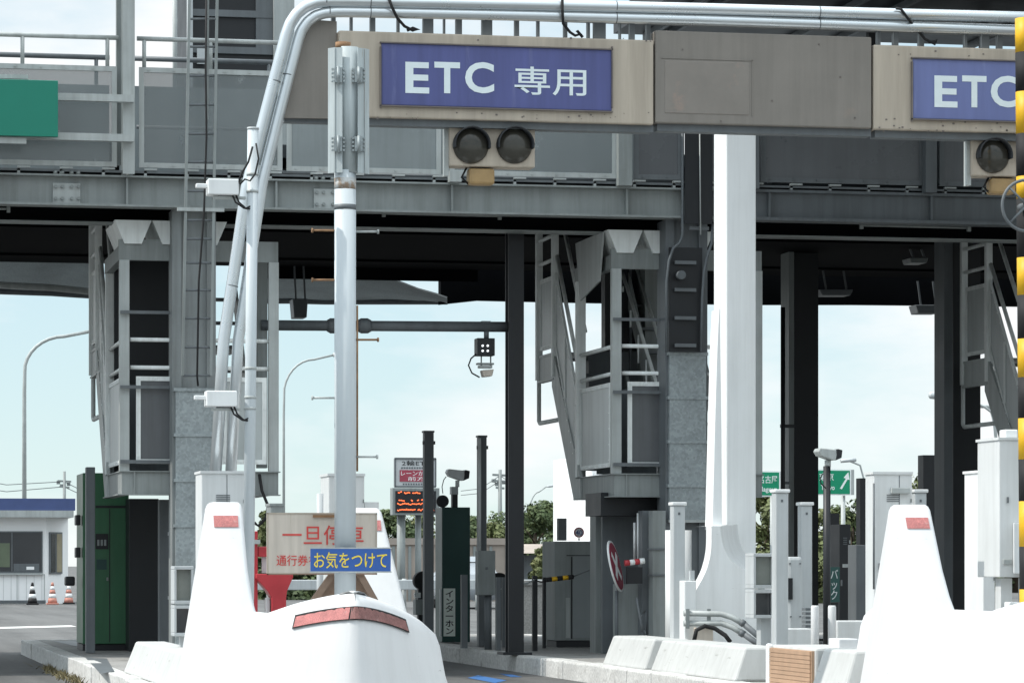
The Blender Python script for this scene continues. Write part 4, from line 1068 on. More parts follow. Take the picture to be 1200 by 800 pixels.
    for x in (X0+.88, X0+1.6):
        MB().prism([(39.1, 2.4), (39.3, 2.4), (41.2, 4.62), (41.2, 4.9), (41.05, 4.9), (39.1, 2.66)], 'x', x, x+.02).build('stringer', STEELL, t)
    for k in range(5): MB().tube([(X0+.79, 39.3+k*.4, 2.75+k*.46), (X0+.79, 39.3+k*.4, 3.36+k*.325)], .012, 6).build('baluster', STAIR, t)
    # folded plate hood
    hd = MB()
    for k in range(3):
        xa = X0 - .08 + k*.42
        hd.prism([(xa, 5.06), (xa+.41, 5.06), (xa+.30, 4.80), (xa+.11, 4.80)], 'y', Ya-.02, Ya+1.2)
    hd.build('folded_hood', STAIR, t)
    hp = MB().prism([(Ya+.15, 5.05), (Ya+1.6, 5.05), (Ya+1.35, 4.35), (Ya+.35, 4.5)], 'x', X0-.1, X0-.08); hp.build('hood_side', STEELL, t) if not dark else None
    # drain pipe
    MB().tube([(X0+.02, Yd+.1, 5.3), (X0+.02, Yd+.1, 3.05), (X0+.02, Yd+.04, 3.02), (X0+.02, Yc-.15, 3.02)], .028, 10).build('drain_pipe', STAIR, t)
    MB().box(X0+.07, X0+.8, Ya+1.2, Ya+1.22, 2.3, 3.3).build('inner_panel', STEELM, t)
    if dark:
        MB().box(X0+.06, X0+1.0, Ya+1.7, Ya+1.74, 2.3, 4.9).build('back_panel', BLACK, t)
    return t
t = thing('dark_locker', 'dark locker panel behind the middle stairway', 'locker', at(730, 455, 41.0))
boxed('upper_panel', BLACK, t, 709, 755, 300, 411, 41.0, .2); boxed('lower_panel', STEELD, t, 690, 755, 412, 470, 41.0, .2)
for x_ in (722, 738): boxed('cable_duct', STEELM, t, x_, x_+2.5, 302, 460, 40.95, .05)
tag(MB().pb(756, 782, 296, 452, 40.6, .4).build('air_duct', STEEL), 'grey vertical duct behind the middle stairway', 'duct')
stairway(3.31, 'grey stairway and platform above the green ticket machine', True)
stairway(8.925, 'grey stairway and platform in the middle left of the white pillar')
stairway(14.55, 'grey stairway partly cut off at the right edge')
# supports under the middle platform
t = thing('platform_housing', 'dark steel housing under the middle stair platform', 'housing', at(735, 745, 38.6))
boxed('upper_box', BLACK, t, 704, 783, 577, 604, 38.3, .8)
boxed('back_panel', STEELD, t, 706, 782, 600, ypx(730,.2,39), 39, .08)
boxed('edge_strip', STEEL, t, 698, 705, 588, ypx(700,.2,39), 39.3, .3)
boxed('low_panel', STEEL, t, 723, 753, 684, ypx(735,.2,38.2), 38.2, .2)
t = thing('grey_post', 'grey steel post with dark bands below the middle platform', 'post', at(770, 745, 37.8))
boxed('shaft', STEEL, t, 765, 780, 598, ypx(772,.2,37.6), 37.6, .2)
boxed('side_shaft', STEELD, t, 752.5, 764, 598, ypx(758,.2,37.9), 37.9, .2)
for y in (643, 673.5): boxed('band', STEELD, t, 764, 780.5, y-1, y+1, 37.58, .24)
tag(MB().tube([at(746,700,37.5), at(751,730,37.5), at(758,745,37.5), at(757,715,37.5), at(750,722,37.5), at(752,740,37.5)], .014, 8).build('tangled_hose', STEELD), 'tangled dark hose at the foot of the grey post', 'hose')
tag(vt(748, 660, 601, 38.1, .018).build('white_conduit', WPAINT), 'short white conduit under the dark housing', 'pipe')
tag(vt(743.5, 655, 612, 38.15, .014).build('white_conduit', WPAINT), 'shorter white conduit left of its twin under the housing', 'pipe')
t = thing('boom_gate', 'short red and white barrier arm left of the grey post', 'barrier', at(743, 668, 37.5))
for k in range(4): MB().tube([at(732+k*5.8,659.5-k*.7,37.5), at(732+(k+1)*5.8,659.5-(k+1)*.7,37.5)], .033, 12).build('arm_band', RED if k % 2 == 0 else WPAINT, t)
boxed('pivot_frame', BLACK, t, 735, 753, 664, 683.5, 37.7, .06)

# ------------------------------------------------------------------ left green machine etc.
YQ = 41.5
t = thing('ticket_machine', 'tall dark green ticket machine on the left island', 'ticket machine', at(118, 758, YQ))
boxed('cabinet', GREEN, t, 97, 151, 554, 754, YQ, 1.0, .008)
boxed('plinth', BLACK, t, 97, 150, 754.5, ypx(120,.2,YQ), YQ+.03, .9)
boxed('top_gap', BLACK, t, 112, 150, 592, 595, YQ-.004, .02)
for x in (128.5,): boxed('door_gap', BLACK, t, x-.5, x+.5, 596, 752, YQ-.004, .02)
boxed('label_plate', BLACK, t, 112, 127, 625, 643, YQ-.012, .02)
for k in range(3): boxed('plate_mark', STEEL, t, 114+k*4, 116.5+k*4, 632, 639, YQ-.015, .01)
boxed('handle', STEEL, t, 125, 127, 676, 680, YQ-.03, .03)
boxed('worn_patch', GREEND, t, 113, 125, 655, 667, YQ-.003, .01)
for y in (612, 650): boxed('side_lamp', BLACK, t, 89, 94.5, y-9, y+3, YQ+.05, .25, .01)
boxed('side_lamp', BLACK, t, 77, 88, 675, 686, YQ+.1, .25, .02)
tag(MB().pb(101, 111.5, 547, ypx(104,.2,40.3), 40.3, .16).build('dark_post', STEELD, None, .006), 'dark square post in front of the green ticket machine', 'post')
tag(MB().pb(151.5, 186, 584, ypx(170,.2,41), 41, .5).build('dark_cabinet', BLACK, None, .006), 'black cabinet between the green ticket machine and the left column', 'cabinet')
t = thing('conduit_post', 'grey post with white conduit right of the black cabinet', 'post', at(193, 757, 39))
boxed('post', STEELD, t, 187, 199, 585, ypx(193,.2,39), 39, .2)
MB().tube([at(200,585,38.9), at(200,742,38.9)], .012, 8).build('conduit', WGREY, t)
for y in (625, 700): boxed('clamp', WGREY, t, 197, 203, y-2, y+2, 38.88, .04)
# right end of left platform: grey post behind the tall pole
tag(MB().pb(302, 313.5, 296, 548, 38.9, .15).build('support_post', STEEL, None), 'grey steel post right of the bent pipes carrying the pipe arm', 'post')
tag(MB().tube([at(304,556,38), at(307,575,37.9), at(314,592,37.9), at(312,606,37.9), at(303,616,37.9), at(298,612,37.9)], .018, 8).build('hanging_cable', RUBBER), 'black cable hanging below the left platform end', 'cable')

# ------------------------------------------------------------------ green intercom machine group
YI = 44.5
t = thing('intercom_machine', 'dark green intercom machine with vertical katakana plate', 'intercom', at(533, 752, YI))
boxed('cabinet', GREEND, t, 518, 551, 594, 752, YI, .5, .008)
boxed('edge_strip', WGREY, t, 516, 518, 690, 745, YI-.01, .05)
pl = boxed('name_plate', mat('grey green plate', (.80,.86,.80), .6, var=.1, scale=4), t, 520, 533.5, 689, 745, YI-.02, .02)
text('イ\nン\nタ\nー\nホ\nン', BLACK, pl, 522, 531.5, 691.5, 742.5, YI-.021, .012)
boxed('camera_mount', WGREY, t, 529, 537, 570, 579, YI+.1, .12); boxed('mount_base', BLACK, t, 530, 536.5, 579, 594, YI+.1, .1)
c = at(519, 587, YI-.05); MB().tube([c, c+Vector((0,.06,0))], .082, 20).build('speaker', BLACK, t)
MB().tube([at(519,578,YI), at(518,570,YI), at(520,562,YI), at(523,558,YI)], .006, 6).build('cable', RUBBER, t)
def dpost(px0, px1, py0, Y, label, m=STEELD):
    t = thing('detector_post', label, 'post', at((px0+px1)/2, 750, Y), 'dark detector posts by the intercom machine')
    xm = (px0+px1)/2
    MB().pb(px0, px1, py0, ypx(xm,.2,Y), Y, .14).build('shaft', m, t, .01)
    MB().pb(px0-.7, px1+.7, py0-1.2, py0+1, Y-.01, .16).build('cap', STEELD, t)
    MB().pb(px0-1.6, px1+1.6, py0+11, py0+15, Y+.03, .06).build('bolt', BLACK, t)
dpost(497.5, 508.5, 505.5, 42.5, 'dark detector post left of the intercom machine')
dpost(561, 570.5, 511, 42.5, 'dark detector post with pale edge right of the intercom machine')
tag(vt(562, 645, 513, 42.4, .02).build('white_strip_pipe', WPAINT), 'pale pipe along the detector post right of the intercom', 'pipe')
t = thing('control_box', 'grey control box on a round post right of the intercom machine', 'control box', at(570, 752, 41))
boxed('box', STEEL, t, 560.5, 580.5, 645, 697, 41, .2, .006)
MB().tube([at(572, ypx(572,.2,41.1), 41.1), at(572, 697, 41.1)], .045, 12).build('post', STEELD, t)
boxed('screw', STEELD, t, 569, 572, 664, 667, 40.99, .02)
for x0, x1, y0, Y, lab in ((541,548,673,41.6,'short dark post right of the katakana plate'), (582,587,676,40.6,'thin dark post right of the grey control box'), (589,593,676,42,'thin dark post just left of the slim black column')):
    tag(MB().pb(x0, x1, y0, ypx(x0,.2,Y), Y, .08).build('short_post', STEELD), lab, 'post')
# black gear left of the intercom
t = thing('black_reel', 'black round reel on a stand left of the intercom machine', 'reel', at(500, 750, 46))
c = at(497, 680, 46); MB().tube([c, c+Vector((0,.2,0))], .13, 20).build('reel', RUBBER, t)
boxed('stand', BLACK, t, 490, 500, 688, ypx(495,.2,46), 46.05, .1)
boxed('white_label', WPAINT, t, 486, 493, 694, 700, 45.9, .05)
boxed('crate', STEEL, t, 487, 499, 702, 720, 45.8, .2)
t = thing('black_reel', 'black drum on a stand right of the grey control box', 'reel', at(587, 750, 46))
c = at(586, 680, 46); MB().tube([c, c+Vector((0,.2,0))], .11, 20).build('reel', RUBBER, t)
boxed('stand', BLACK, t, 582, 590, 690, ypx(586,.2,46), 46.05, .1)

# grey cabinet with rope bar
YD = 42.0
t = thing('grey_cabinet', 'large grey control cabinet below the white truck', 'cabinet', at(680, 757, YD))
boxed('cabinet_body', STEEL, t, 650, 722, 634, 750, YD, .75, .008)
boxed('plinth', BLACK, t, 652, 720, 750.5, ypx(680,.2,YD), YD+.03, .6)
d = boxed('door', mat('grey door', (.24,.265,.27), .5, var=.1, scale=1.2), t, 671, 704, 651, 747, YD-.012, .02)
boxed('door_shadow_gap', BLACK, t, 669.3, 670.6, 652, 748, YD-.006, .01)
boxed('top_gap', BLACK, t, 664, 703, 650, 651, YD-.006, .01)
boxed('wear_strip', STEELL, t, 663, 668, 700, 747, YD-.003, .01)
tag(MB().pb(654.5, 664, 607, 633, YD+.1, .1).build('stub_post', STEELD), 'dark stub post on the grey cabinet', 'post')
t = thing('round_speed_sign', 'tiny round speed sign with red ring on the grey cabinet', 'sign', at(679, 633, YD+.2))
c = at(678.5, 623.5, YD+.2)
MB().disc((c.x,0,c.z), .066, c.y, c.y+.01).build('ring', mat('red ring', (.45,.10,.12), .5), t)
f = MB().disc((c.x,0,c.z), .050, c.y-.004, c.y).build('disc', WPAINT, t)
text('40', mat('blue number', (.12,.16,.35), .5), f, 674.5, 682.5, 620.5, 627, c.y-.005, .01)
boxed('stem', STEELL, t, 677.8, 679.4, 630, 633, YD+.2, .01)
for x0, x1, y0, lab in ((624.5,630,674,'dark bollard with rope hook left of the grey cabinet'), (636.5,640,676,'thin dark bollard close to the grey cabinet')):
    tag(MB().pb(x0, x1, y0, ypx(x0,.2,40.2 if x0<630 else 41.5), 40.2 if x0<630 else 41.5, .06).build('rope_post', BLACK), lab, 'bollard')
t = thing('rope_bar', 'black bar with two yellow bands hanging on a rope at the grey cabinet', 'barrier rope', at(655, 682, 40))
P = [at(640,679,40), at(672,675.5,40)]
for k in range(5):
    a1 = P[0].lerp(P[1], k/5); b1 = P[0].lerp(P[1], (k+1)/5)
    MB().tube([a1, b1], .028, 12).build('bar_band', YELLOW if k in (1, 3) else RUBBER, t)
MB().tube([at(672,675,40), at(690,668,39.7), at(712,658,39.2)], .007, 6).build('rope', STEELD, t)
MB().tube([at(627,679,40.1), at(634,682,40), at(640,680,40)], .008, 6).build('rope', RUBBER, t)
tag(MB().tube([at(596,668,39), at(602,679,39.2), at(610,684,39.6), at(618,683,39.9), at(626,679,40.1)], .012, 8).build('sagging_rope', STEELL), 'pale sagging rope from the slim black column to the bollard', 'rope')
# red disc with white cross, seen at a slant
t = thing('cross_disc_sign', 'red disc sign with white cross turned half away', 'sign', at(722, 693, 38))
c = at(722, 663, 38); th = R(66); ux = Vector((math.cos(th)*1.0, math.sin(th), 0)); nrm = Vector((math.sin(th), -math.cos(th), 0)); lean = Vector((.0, 0, 1)) + Vector((-.23,0,0))
lean.normalize()
def dp(u, v, o): return c + ux*u - Vector((-lean.x,0,lean.z))*0 + Vector((lean.x*v, 0, lean.z*v)) - nrm*0 + Vector((-nrm.x, -nrm.y, 0))*o*-1
def dring(r, o, n=32): return [dp(r*math.cos(2*PI*k/n), r*math.sin(2*PI*k/n), o) for k in range(n)]
nn = -1 if nrm.y < 0 else 1
MB().loft([dring(.30, .0), dring(.30, -.02)], smooth=False).build('rim', WPAINT, t)
MB().loft([dring(.276, .004), dring(.276, -.024)], smooth=False).build('disc', mat('faded crimson', (.26, .018, .05), .7, var=.2, scale=5), t)
for s in (1, -1):
    q = []
    for (u, v) in ((-.2, -.035), (.2, -.035), (.2, .035), (-.2, .035)):
        aa = R(45) * s; q.append((u*math.cos(aa)-v*math.sin(aa), u*math.sin(aa)+v*math.cos(aa)))
    e = .001 if s > 0 else 0
    MB().loft([[dp(u, v, .007+e) for u, v in q], [dp(u, v, -.027-e) for u, v in q]], smooth=False).build('cross_bar', WPAINT, t)
MB().tube([c + Vector((.02,.06,-.28)), Vector((c.x+.02, c.y+.06, .2))], .02, 10).build('stem', STEELD, t)

# ------------------------------------------------------------------ backgrounds
# left office hut
YO = 106.5
t = thing('office_hut', 'white prefabricated toll office hut with blue roof at the left', 'building', at(30, 706, YO))
def gz(px, py): return zat(px, py, YO)
xr, xm2 = xat(83, YO), xat(54, YO)
MB().box(xat(-130,YO), xm2, YO, YO+6, 0, gz(30,604)).build('wall', WALLW, t)
MB().add([(xm2,YO-.001,0),(xr,YO+1.2,0),(xr,YO+6,0),(xm2,YO+6,0),(xm2,YO-.001,gz(30,604)),(xr,YO+1.2,gz(30,604)),(xr,YO+6,gz(30,604)),(xm2,YO+6,gz(30,604))],
         [(0,3,2,1),(4,5,6,7),(0,1,5,4),(1,2,6,5),(2,3,7,6),(3,0,4,7)]).build('corner_wall', WALLW, t)
MB().box(xat(-130,YO), xat(85,YO), YO-.5, YO+6.5, gz(30,606), gz(30,598)).build('eave', STEELL, t)
MB().box(xat(-130,YO), xat(87,YO), YO-.45, YO+6.5, gz(30,598)+.004, gz(30,584)).build('roof', ROOFB, t)
w = boxed('window_frame', STEELD, t, -60, 50, 622, 671, YO-.06, .1); boxed('pane', GLASSD, w, -58, 48.8, 623.5, 669, YO-.07, .02)
boxed('blind', mat('inner green', (.12,.15,.10), .6), w, -30, 11.5, 636, 664, YO-.075, .01)
n = Vector((1.2, -(xr-xm2), 0)).normalized()
def cw(u, z, o): return (xm2 + (xr-xm2)*u + n.x*o, YO + 1.2*u + n.y*o, z)
def cquad(u0, u1, py0, py1, o, nm, m, par):
    z0, z1 = gz(65,py1), gz(65,py0)
    return MB().add([cw(u0,z0,o),cw(u1,z0,o),cw(u1,z1,o),cw(u0,z1,o),cw(u0,z0,-.05),cw(u1,z0,-.05),cw(u1,z1,-.05),cw(u0,z1,-.05)], [(0,1,2,3),(4,7,6,5),(0,4,5,1),(1,5,6,2),(2,6,7,3),(3,7,4,0)]).build(nm, m, par)
for x_ in (-22, 14): boxed('mullion', STEELD, t, x_-.6, x_+.6, 623.5, 669, YO-.085, .012)
boxed('sill', STEELL, t, -62, 51, 671.2, 673, YO-.12, .12); boxed('desk_shape', STEELM, t, 16, 46, 660, 669, YO-.074, .003); boxed('paper', WALLW, t, 31, 40, 663.5, 667, YO-.078, .003)
boxed('base_course', STEELD, t, -60, 53.5, 703, 706.5, YO-.03, .03)
for x_ in range(-50, 52, 9): boxed('wall_rib', STEELL, t, x_-.15, x_+.15, 673.5, 702.5, YO-.008, .006)
w = cquad(.12, .68, 623, 672, .05, 'window_frame', STEELD, t)
cquad(.16, .36, 625, 670, .06, 'pane', GLASSD, w); cquad(.42, .64, 625, 670, .06, 'pane', mat('curtain', (.28,.25,.17), .7), w)
for x in (20, 52): boxed('wall_joint', STEELL, t, x-.4, x+.4, 672, 706, YO-.012, .02)
def cone(px, py, Y, label, m1, m2, base):
    t = thing('traffic_cone', label, 'traffic cone', at(px, py, Y), 'traffic cones by the office hut')
    p = at(px, py, Y)
    MB().box(p.x-.18, p.x+.18, Y-.18, Y+.18, 0, .05).build('base', base, t, .01)
    zs = [(.05,.15),(.2,.122),(.33,.098),(.45,.074),(.56,.053),(.68,.03)]
    for k in range(5): MB().tube([(p.x,Y,zs[k][0]), (p.x,Y,zs[k+1][0])], [zs[k][1], zs[k+1][1]], 18).build('band', m1 if k % 2 == 0 else m2, t)
cone(38, 706, 104.5, 'black and white traffic cone by the office hut wall', RUBBER, WPAINT, RUBBER)
cone(61.5, 706, 105.0, 'orange and white traffic cone by the hut corner', ORANGE, WPAINT, ORANGE)
cone(80.5, 706, 106.0, 'orange and white traffic cone next to the green ticket machine', ORANGE, WPAINT, RUBBER)

def lamp(px, pytop, pxend, pyend, Y, label, r=.09):
    t = thing('street_lamp', label, 'street lamp', at(px, 700, Y).xy.to_3d(), 'curved street lamps')
    s = 1 if pxend > px else -1
    P = [(px, None)]
    pts = [Vector((xat(px,Y), Y, 0)), at(px, pytop+75, Y), at(px+.5*s, pytop+50, Y)]
    for k in range(1, 9):
        q = k/8 * PI/2
        pts.append(at(px + (pxend-px)*.62*(1-math.cos(q)), pytop+50 - (pytop+50-(pytop+8))*math.sin(q), Y))
    pts.append(at(pxend, pyend, Y))
    MB().tube(pts, [r*1.3, r] + [r*.9]*(len(pts)-2), 10).build('mast', STEELL, t)
    e = at(pxend, pyend, Y); d = at(pxend+12*s, pyend-1.5, Y)
    MB().tube([e, e.lerp(d,.3), e.lerp(d,.8), d], [.08,.16,.16,.06], 10).build('lamp_head', WGREY, t)
    return t
lamp(28.5, 386, 104, 388.5, 150, 'tall curved street lamp at the far left above the hut', .085)
lamp(332.5, 413, 390, 416, 165, 'tall curved street lamp left of the pale pole', .06)
lamp(618, 568, 640, 570, 420, 'very distant curved street lamp between the black column and the truck', .10)
lamp(1167, 468, 1150, 476, 150, 'far street lamp behind the right stairs', .09)
lamp(1175, 462, 1100, 464, 140, 'street lamp whose head shows left of the right black column', .06)
t = thing('street_lamp', 'street lamp head above the green Tokyo sign', 'street lamp', at(1010, 700, 160).xy.to_3d(), 'curved street lamps')
MB().tube([Vector((xat(1012,160),160,0)), at(1012,560,160), at(1008,545,160), at(996,540,160), at(985,540,160)], .05, 8).build('mast', STEELL, t)
MB().tube([at(985,540,160), at(1003,538.5,160)], .09, 8).build('lamp_head', WGREY, t)

def upole(px, py, Y, label, arms):
    t = thing('utility_pole', label, 'utility pole', at(px, 690, Y).xy.to_3d(), 'distant utility poles')
    MB().tube([Vector((xat(px,Y),Y,0)), at(px, py, Y)], [.16,.1], 8).build('pole', STEEL, t)
    for y, w in arms: MB().bar(at(px-w,y,Y), at(px+w,y+1,Y), .1, .12).build('crossarm', STEEL, t)
    mb = MB()
    for w, y in ((-7,py+13),(-3,py+17),(5,py+15)): mb.pb(px+w-2, px+w+2, y-2, y+2, Y, .3)
    mb.build('transformer', STEEL, t)
    return t
upole(75.5, 552, 260, 'thin utility pole on the horizon above the office hut', ((563,8),(570,6)))
upole(586, 550, 190, 'utility pole in the gap left of the slim black column', ((556,9),(563,7),(571,5)))
mb = MB()
for k, (a1, b1) in enumerate((((75,564),(-60,556)), ((75,570),(-60,566)), ((75,564),(130,576)), ((75,570),(130,580)))):
    p, q = at(*a1, 260), at(*b1, 260); m_ = (p+q)/2 - Vector((0,0,.5)); mb.tube([p, m_, q], .03, 5)
tag(mb.build('power_lines', STEELD), 'thin power lines strung from the pole above the hut', 'power line')
mb = MB()
for a1, b1 in (((586,557),(540,575)), ((586,563),(540,580)), ((586,557),(612,562))):
    p, q = at(*a1, 190), at(*b1, 190); m_ = (p+q)/2 - Vector((0,0,.3)); mb.tube([p, m_, q], .02, 5)
tag(mb.build('power_lines', STEELD), 'thin power lines strung from the pole in the middle gap', 'power line')

# message boards on a far post
YE = 95
t = thing('lane_notice_board', 'framed notice board with red band above the orange display', 'sign board', at(487, 570, YE))
bd = boxed('board', mat('pale board', (.50,.52,.53), .6, var=.06, scale=2), t, 463, 511, 537, 570, YE, .1)
for s in ((463,511,536,538),(463,511,569,571),(462.5,464,537,570),(510,511.5,537,570)): boxed('frame', STEELD, t, *s, YE-.03, .15)
rp = boxed('red_band', mat('dull red', (.35,.06,.09), .6), t, 468.5, 506, 550.5, 564, YE-.02, .03)
text('2輪ETC', BLACK, bd, 471, 505, 539.5, 545.5, YE-.004, .004)
text('レーンから', WHITETXT, rp, 470, 503, 551.8, 557, YE-.022, .0); text('前方', WHITETXT, rp, 478, 498, 558.2, 563, YE-.022, .0)
mb = MB()
for x in range(470, 505, 3): mb.pb(x, x+2.2, 547, 549, YE-.006, .01); mb.pb(x+2, x+4, 566, 568, YE-.006, .01)
mb.build('small_print', STEELD, bd)
t = thing('led_display', 'dark display with orange glowing dots below the notice board', 'display', at(487, 603, YE))
bd = boxed('housing', STEEL, t, 460, 515, 571.5, 603, YE-.1, .4)
sc_ = boxed('screen', BLACK, bd, 463.5, 511, 575, 600.5, YE-.12, .02)
mb = MB(); rr_ = random.Random(3)
for y in (577, 586, 590, 597):
    x = 465.5 + rr_.uniform(0, 4)
    while x < 508:
        if rr_.random() < .68:
            a1 = at(x, y+rr_.uniform(-.8,.8), YE-.125); b1 = at(x+2.0, y+rr_.uniform(-1.2,1.2), YE-.125); mb.bar(a1, b1, .02, .028)
        x += 2.4
mb.build('led_dots', LED, sc_)
t2 = thing('board_post', 'grey post carrying the display boards', 'post', at(470, 700, YE+.3).xy.to_3d())
MB().tube([at(470, ypx(470,0,YE+.3), YE+.3), at(470, 600, YE+.3)], .12, 12).build('post', STEEL, t2)
MB().tube([at(490, ypx(490,0,YE+.3), YE+.3), at(490, 600, YE+.3)], .09, 12).build('post', STEEL, t2)

# green direction signs
def dirsign(px0, px1, py0, py1, Y, label, jp, en, jx, ex, arrow):
    t = thing('direction_sign', label, 'road sign', at((px0+px1)/2, py1, Y), 'green direction signs on the far roadside')
    boxed('border', WHITETXT, t, px0-1.5, px1+1.5, py0-1.5, py1+1.5, Y, .06)
    f = boxed('face', HWGREEN, t, px0, px1, py0, py1, Y-.012, .012)
    text(jp, WHITETXT, f, *jx, Y-.014, .004, .004); text(en, WHITETXT, f, *ex, Y-.014, .010, .004)
    if arrow:
        mb = MB(); p = [at(x,y,Y) for x,y in arrow]
        mb.prism([(k.x,k.z) for k in p], 'y', Y-.02, Y-.013); mb.build('arrow', WHITETXT, f)
    boxed('backing', STEELL, t, px1+1.6, px1+5, py0-1, py1+1, Y+.03, .2)
    for x in (px0+8, px1-8): MB().tube([at(x, py1, Y+.15), Vector((xat(x,Y+.15), Y+.15, 0))], .07, 10).build('post', STEELL, t)
dirsign(846, 913, 553, 580, 100, 'green Nagoya direction sign partly behind the white pillar', '名古屋', 'Nagoya', (889,911,557,566), (889,911,570,577.5), None)
dirsign(930, 996, 551, 578.5, 100, 'green Tokyo direction sign with a slanted white arrow', '東京', 'Tokyo', (960,977,554,563), (962,978,568,575.5),
        [(984,572),(991.2,560.5),(988.5,559.5),(994,553),(996-.6,562),(993,561.5),(986.3,573)])

# white truck
YR = 74.0
t = thing('box_truck', 'white box truck parked beyond the grey cabinet', 'truck', at(672, 678, YR).xy.to_3d())
p0 = at(648, 660, YR); p1 = at(698, 660, YR+1.3)
ax = Vector((p1.x-p0.x, p1.y-p0.y, 0)).normalized()
def rot_box(o, ax, L, W, z0, z1):
    ay = Vector((-ax.y, ax.x, 0)); o = Vector((o.x, o.y, 0))
    vs = []
    for z in (z0, z1):
        for (u, v) in ((0,0),(L,0),(L,W),(0,W)): p = o + ax*u + ay*v; vs.append((p.x, p.y, z))
    return MB().add(vs, [(0,3,2,1),(4,5,6,7),(0,1,5,4),(1,2,6,5),(2,3,7,6),(3,0,4,7)])
ax = Vector((.04, -.9992, 0))  # long side turned towards the sun
oo = at(648, 660, YR+3.2)
Lb = 3.4
ay = Vector((-ax.y, ax.x, 0))
rot_box(oo, ax, Lb, 1.75, .75, zat(660, 534, YR)).build('cargo_box', WALLW, t, .03)
rot_box(oo + ax*(Lb+.06), ax, 1.5, 1.75, .5, 2.25).build('cab', WALLW, t, .12)
rot_box(oo + ax*.1, ax, Lb+1.3, 1.6, .5, .72).build('chassis', STEELD, t)
for u in (.8, Lb+.7):
    for v in (.0, 1.5):
        c = oo + ax*u + ay*v; c = Vector((c.x, c.y, .42)); MB().tube([c, c + ay*.24], .42, 20).build('wheel', RUBBER, t)

# white car seen between posts
t = thing('parked_car', 'silver car glimpsed between the intercom machine and the grey control box', 'car', at(556, 690, 92).xy.to_3d())
cx = at(566, 660, 92).x
prof = [(-.85,.25),(-.88,.6),(-.82,.85),(-.7,.95),(-.55,1.38),(-.4,1.45),(.4,1.45),(.55,1.38),(.7,.95),(.82,.85),(.88,.6),(.85,.25)]
rings = []
for y, s, zc in ((92.0,.9,.55),(92.15,1,.62),(92.9,1,.68),(93.6,1,1.0),(95.2,1,1.0),(96.0,.97,.75),(96.2,.9,.6)):
    rings.append([Vector((cx+x*s, y, z if z < 1.0 else (.95 + (z-.95)*max(0,(zc-.62)/.38)))) for x, z in prof])
MB().loft(rings).build('body', CARP, t)
MB().box(cx-.6, cx+.6, 93.3, 93.34, .98, 1.3).build('windscreen', GLASSD, t)
for x in (-.8,.62):
    for y in (92.7, 95.3): MB().tube([(cx+x,y,.3),(cx+x+.18,y,.3)], .3, 18).build('wheel', RUBBER, t)
for x in (-.7,.5): MB().box(cx+x, cx+x+.22, 91.97, 92.02, .58, .72).build('headlight', WHITETXT, t)

# boundary wall, guard rails, low house
def wall(px0, px1, py0, Y, label, m=WOODW, cat='wall'):
    t = thing('boundary_wall', label, cat, at((px0+px1)/2, 700, Y).xy.to_3d())
    MB().box(xat(px0,Y), xat(px1,Y), Y, Y+.15, 0, zat((px0+px1)/2, py0, Y)).build('wall_panel', m, t)
    mb = MB(); x = xat(px0, Y)
    while x < xat(px1, Y): mb.box(x, x+.1, Y-.05, Y, 0, zat((px0+px1)/2, py0, Y)-.05); x += .55
    mb.build('ribs', STEEL, t)
    MB().box(xat(px0,Y), xat(px1,Y), Y-.08, Y+.2, zat((px0+px1)/2, py0, Y), zat((px0+px1)/2, py0, Y)+.22).build('coping', WOODW, t)
wall(440, 600, 638, 112, 'low ribbed tan wall behind the intercom machine')
t = thing('guard_rail', 'pale roadside guard rail in the background', 'guard rail', at(560, 690, 90).xy.to_3d())
MB().box(xat(300,90), xat(660,90), 90, 90.06, .55, .82).build('rail_beam', WGREY, t, .02)
x = xat(300, 90)
while x < xat(660, 90): MB().tube([(x,90.12,0),(x,90.12,.85)], .06, 8).build('post', STEELL, t); x += 2
t = thing('concrete_wall', 'low pale concrete wall beyond the bollards', 'wall', at(630, 740, 58).xy.to_3d())
MB().box(xat(606,58), xat(655,58), 58, 58.3, 0, .88).build('wall_face', CONC, t); MB().box(xat(606,58), xat(655,58), 57.96, 58.34, .884, .96).build('coping', CONC, t)
t = thing('low_house', 'low house with pale tiled roof behind the bollards', 'building', at(630, 675, 140).xy.to_3d())
MB().box(xat(605,140), xat(668,140), 140, 146, 0, zat(630,650,140)).build('wall', STEELD, t)
xa, xb = xat(600,140), xat(674,140); z0, z1 = zat(630,648,140), zat(630,637,140)
MB().prism([(139.2, z0), (146.8, z0), (145, z1), (141, z1)], 'x', xa, xb).build('roof', WOODW, t)
t = thing('far_shed', 'distant pale shed among the trees left of the intercom', 'building', at(485, 650, 170).xy.to_3d())
MB().box(xat(478,170), xat(506,170), 170, 175, 0, zat(490,622,170)).build('wall', WALLW, t)
xa, xb = xat(476,170), xat(508,170)
MB().prism([(169.4, zat(490,622,170)), (175.6, zat(490,622,170)), (172.5, zat(490,614,170))], 'x', xa, xb).build('roof', WOODW, t)

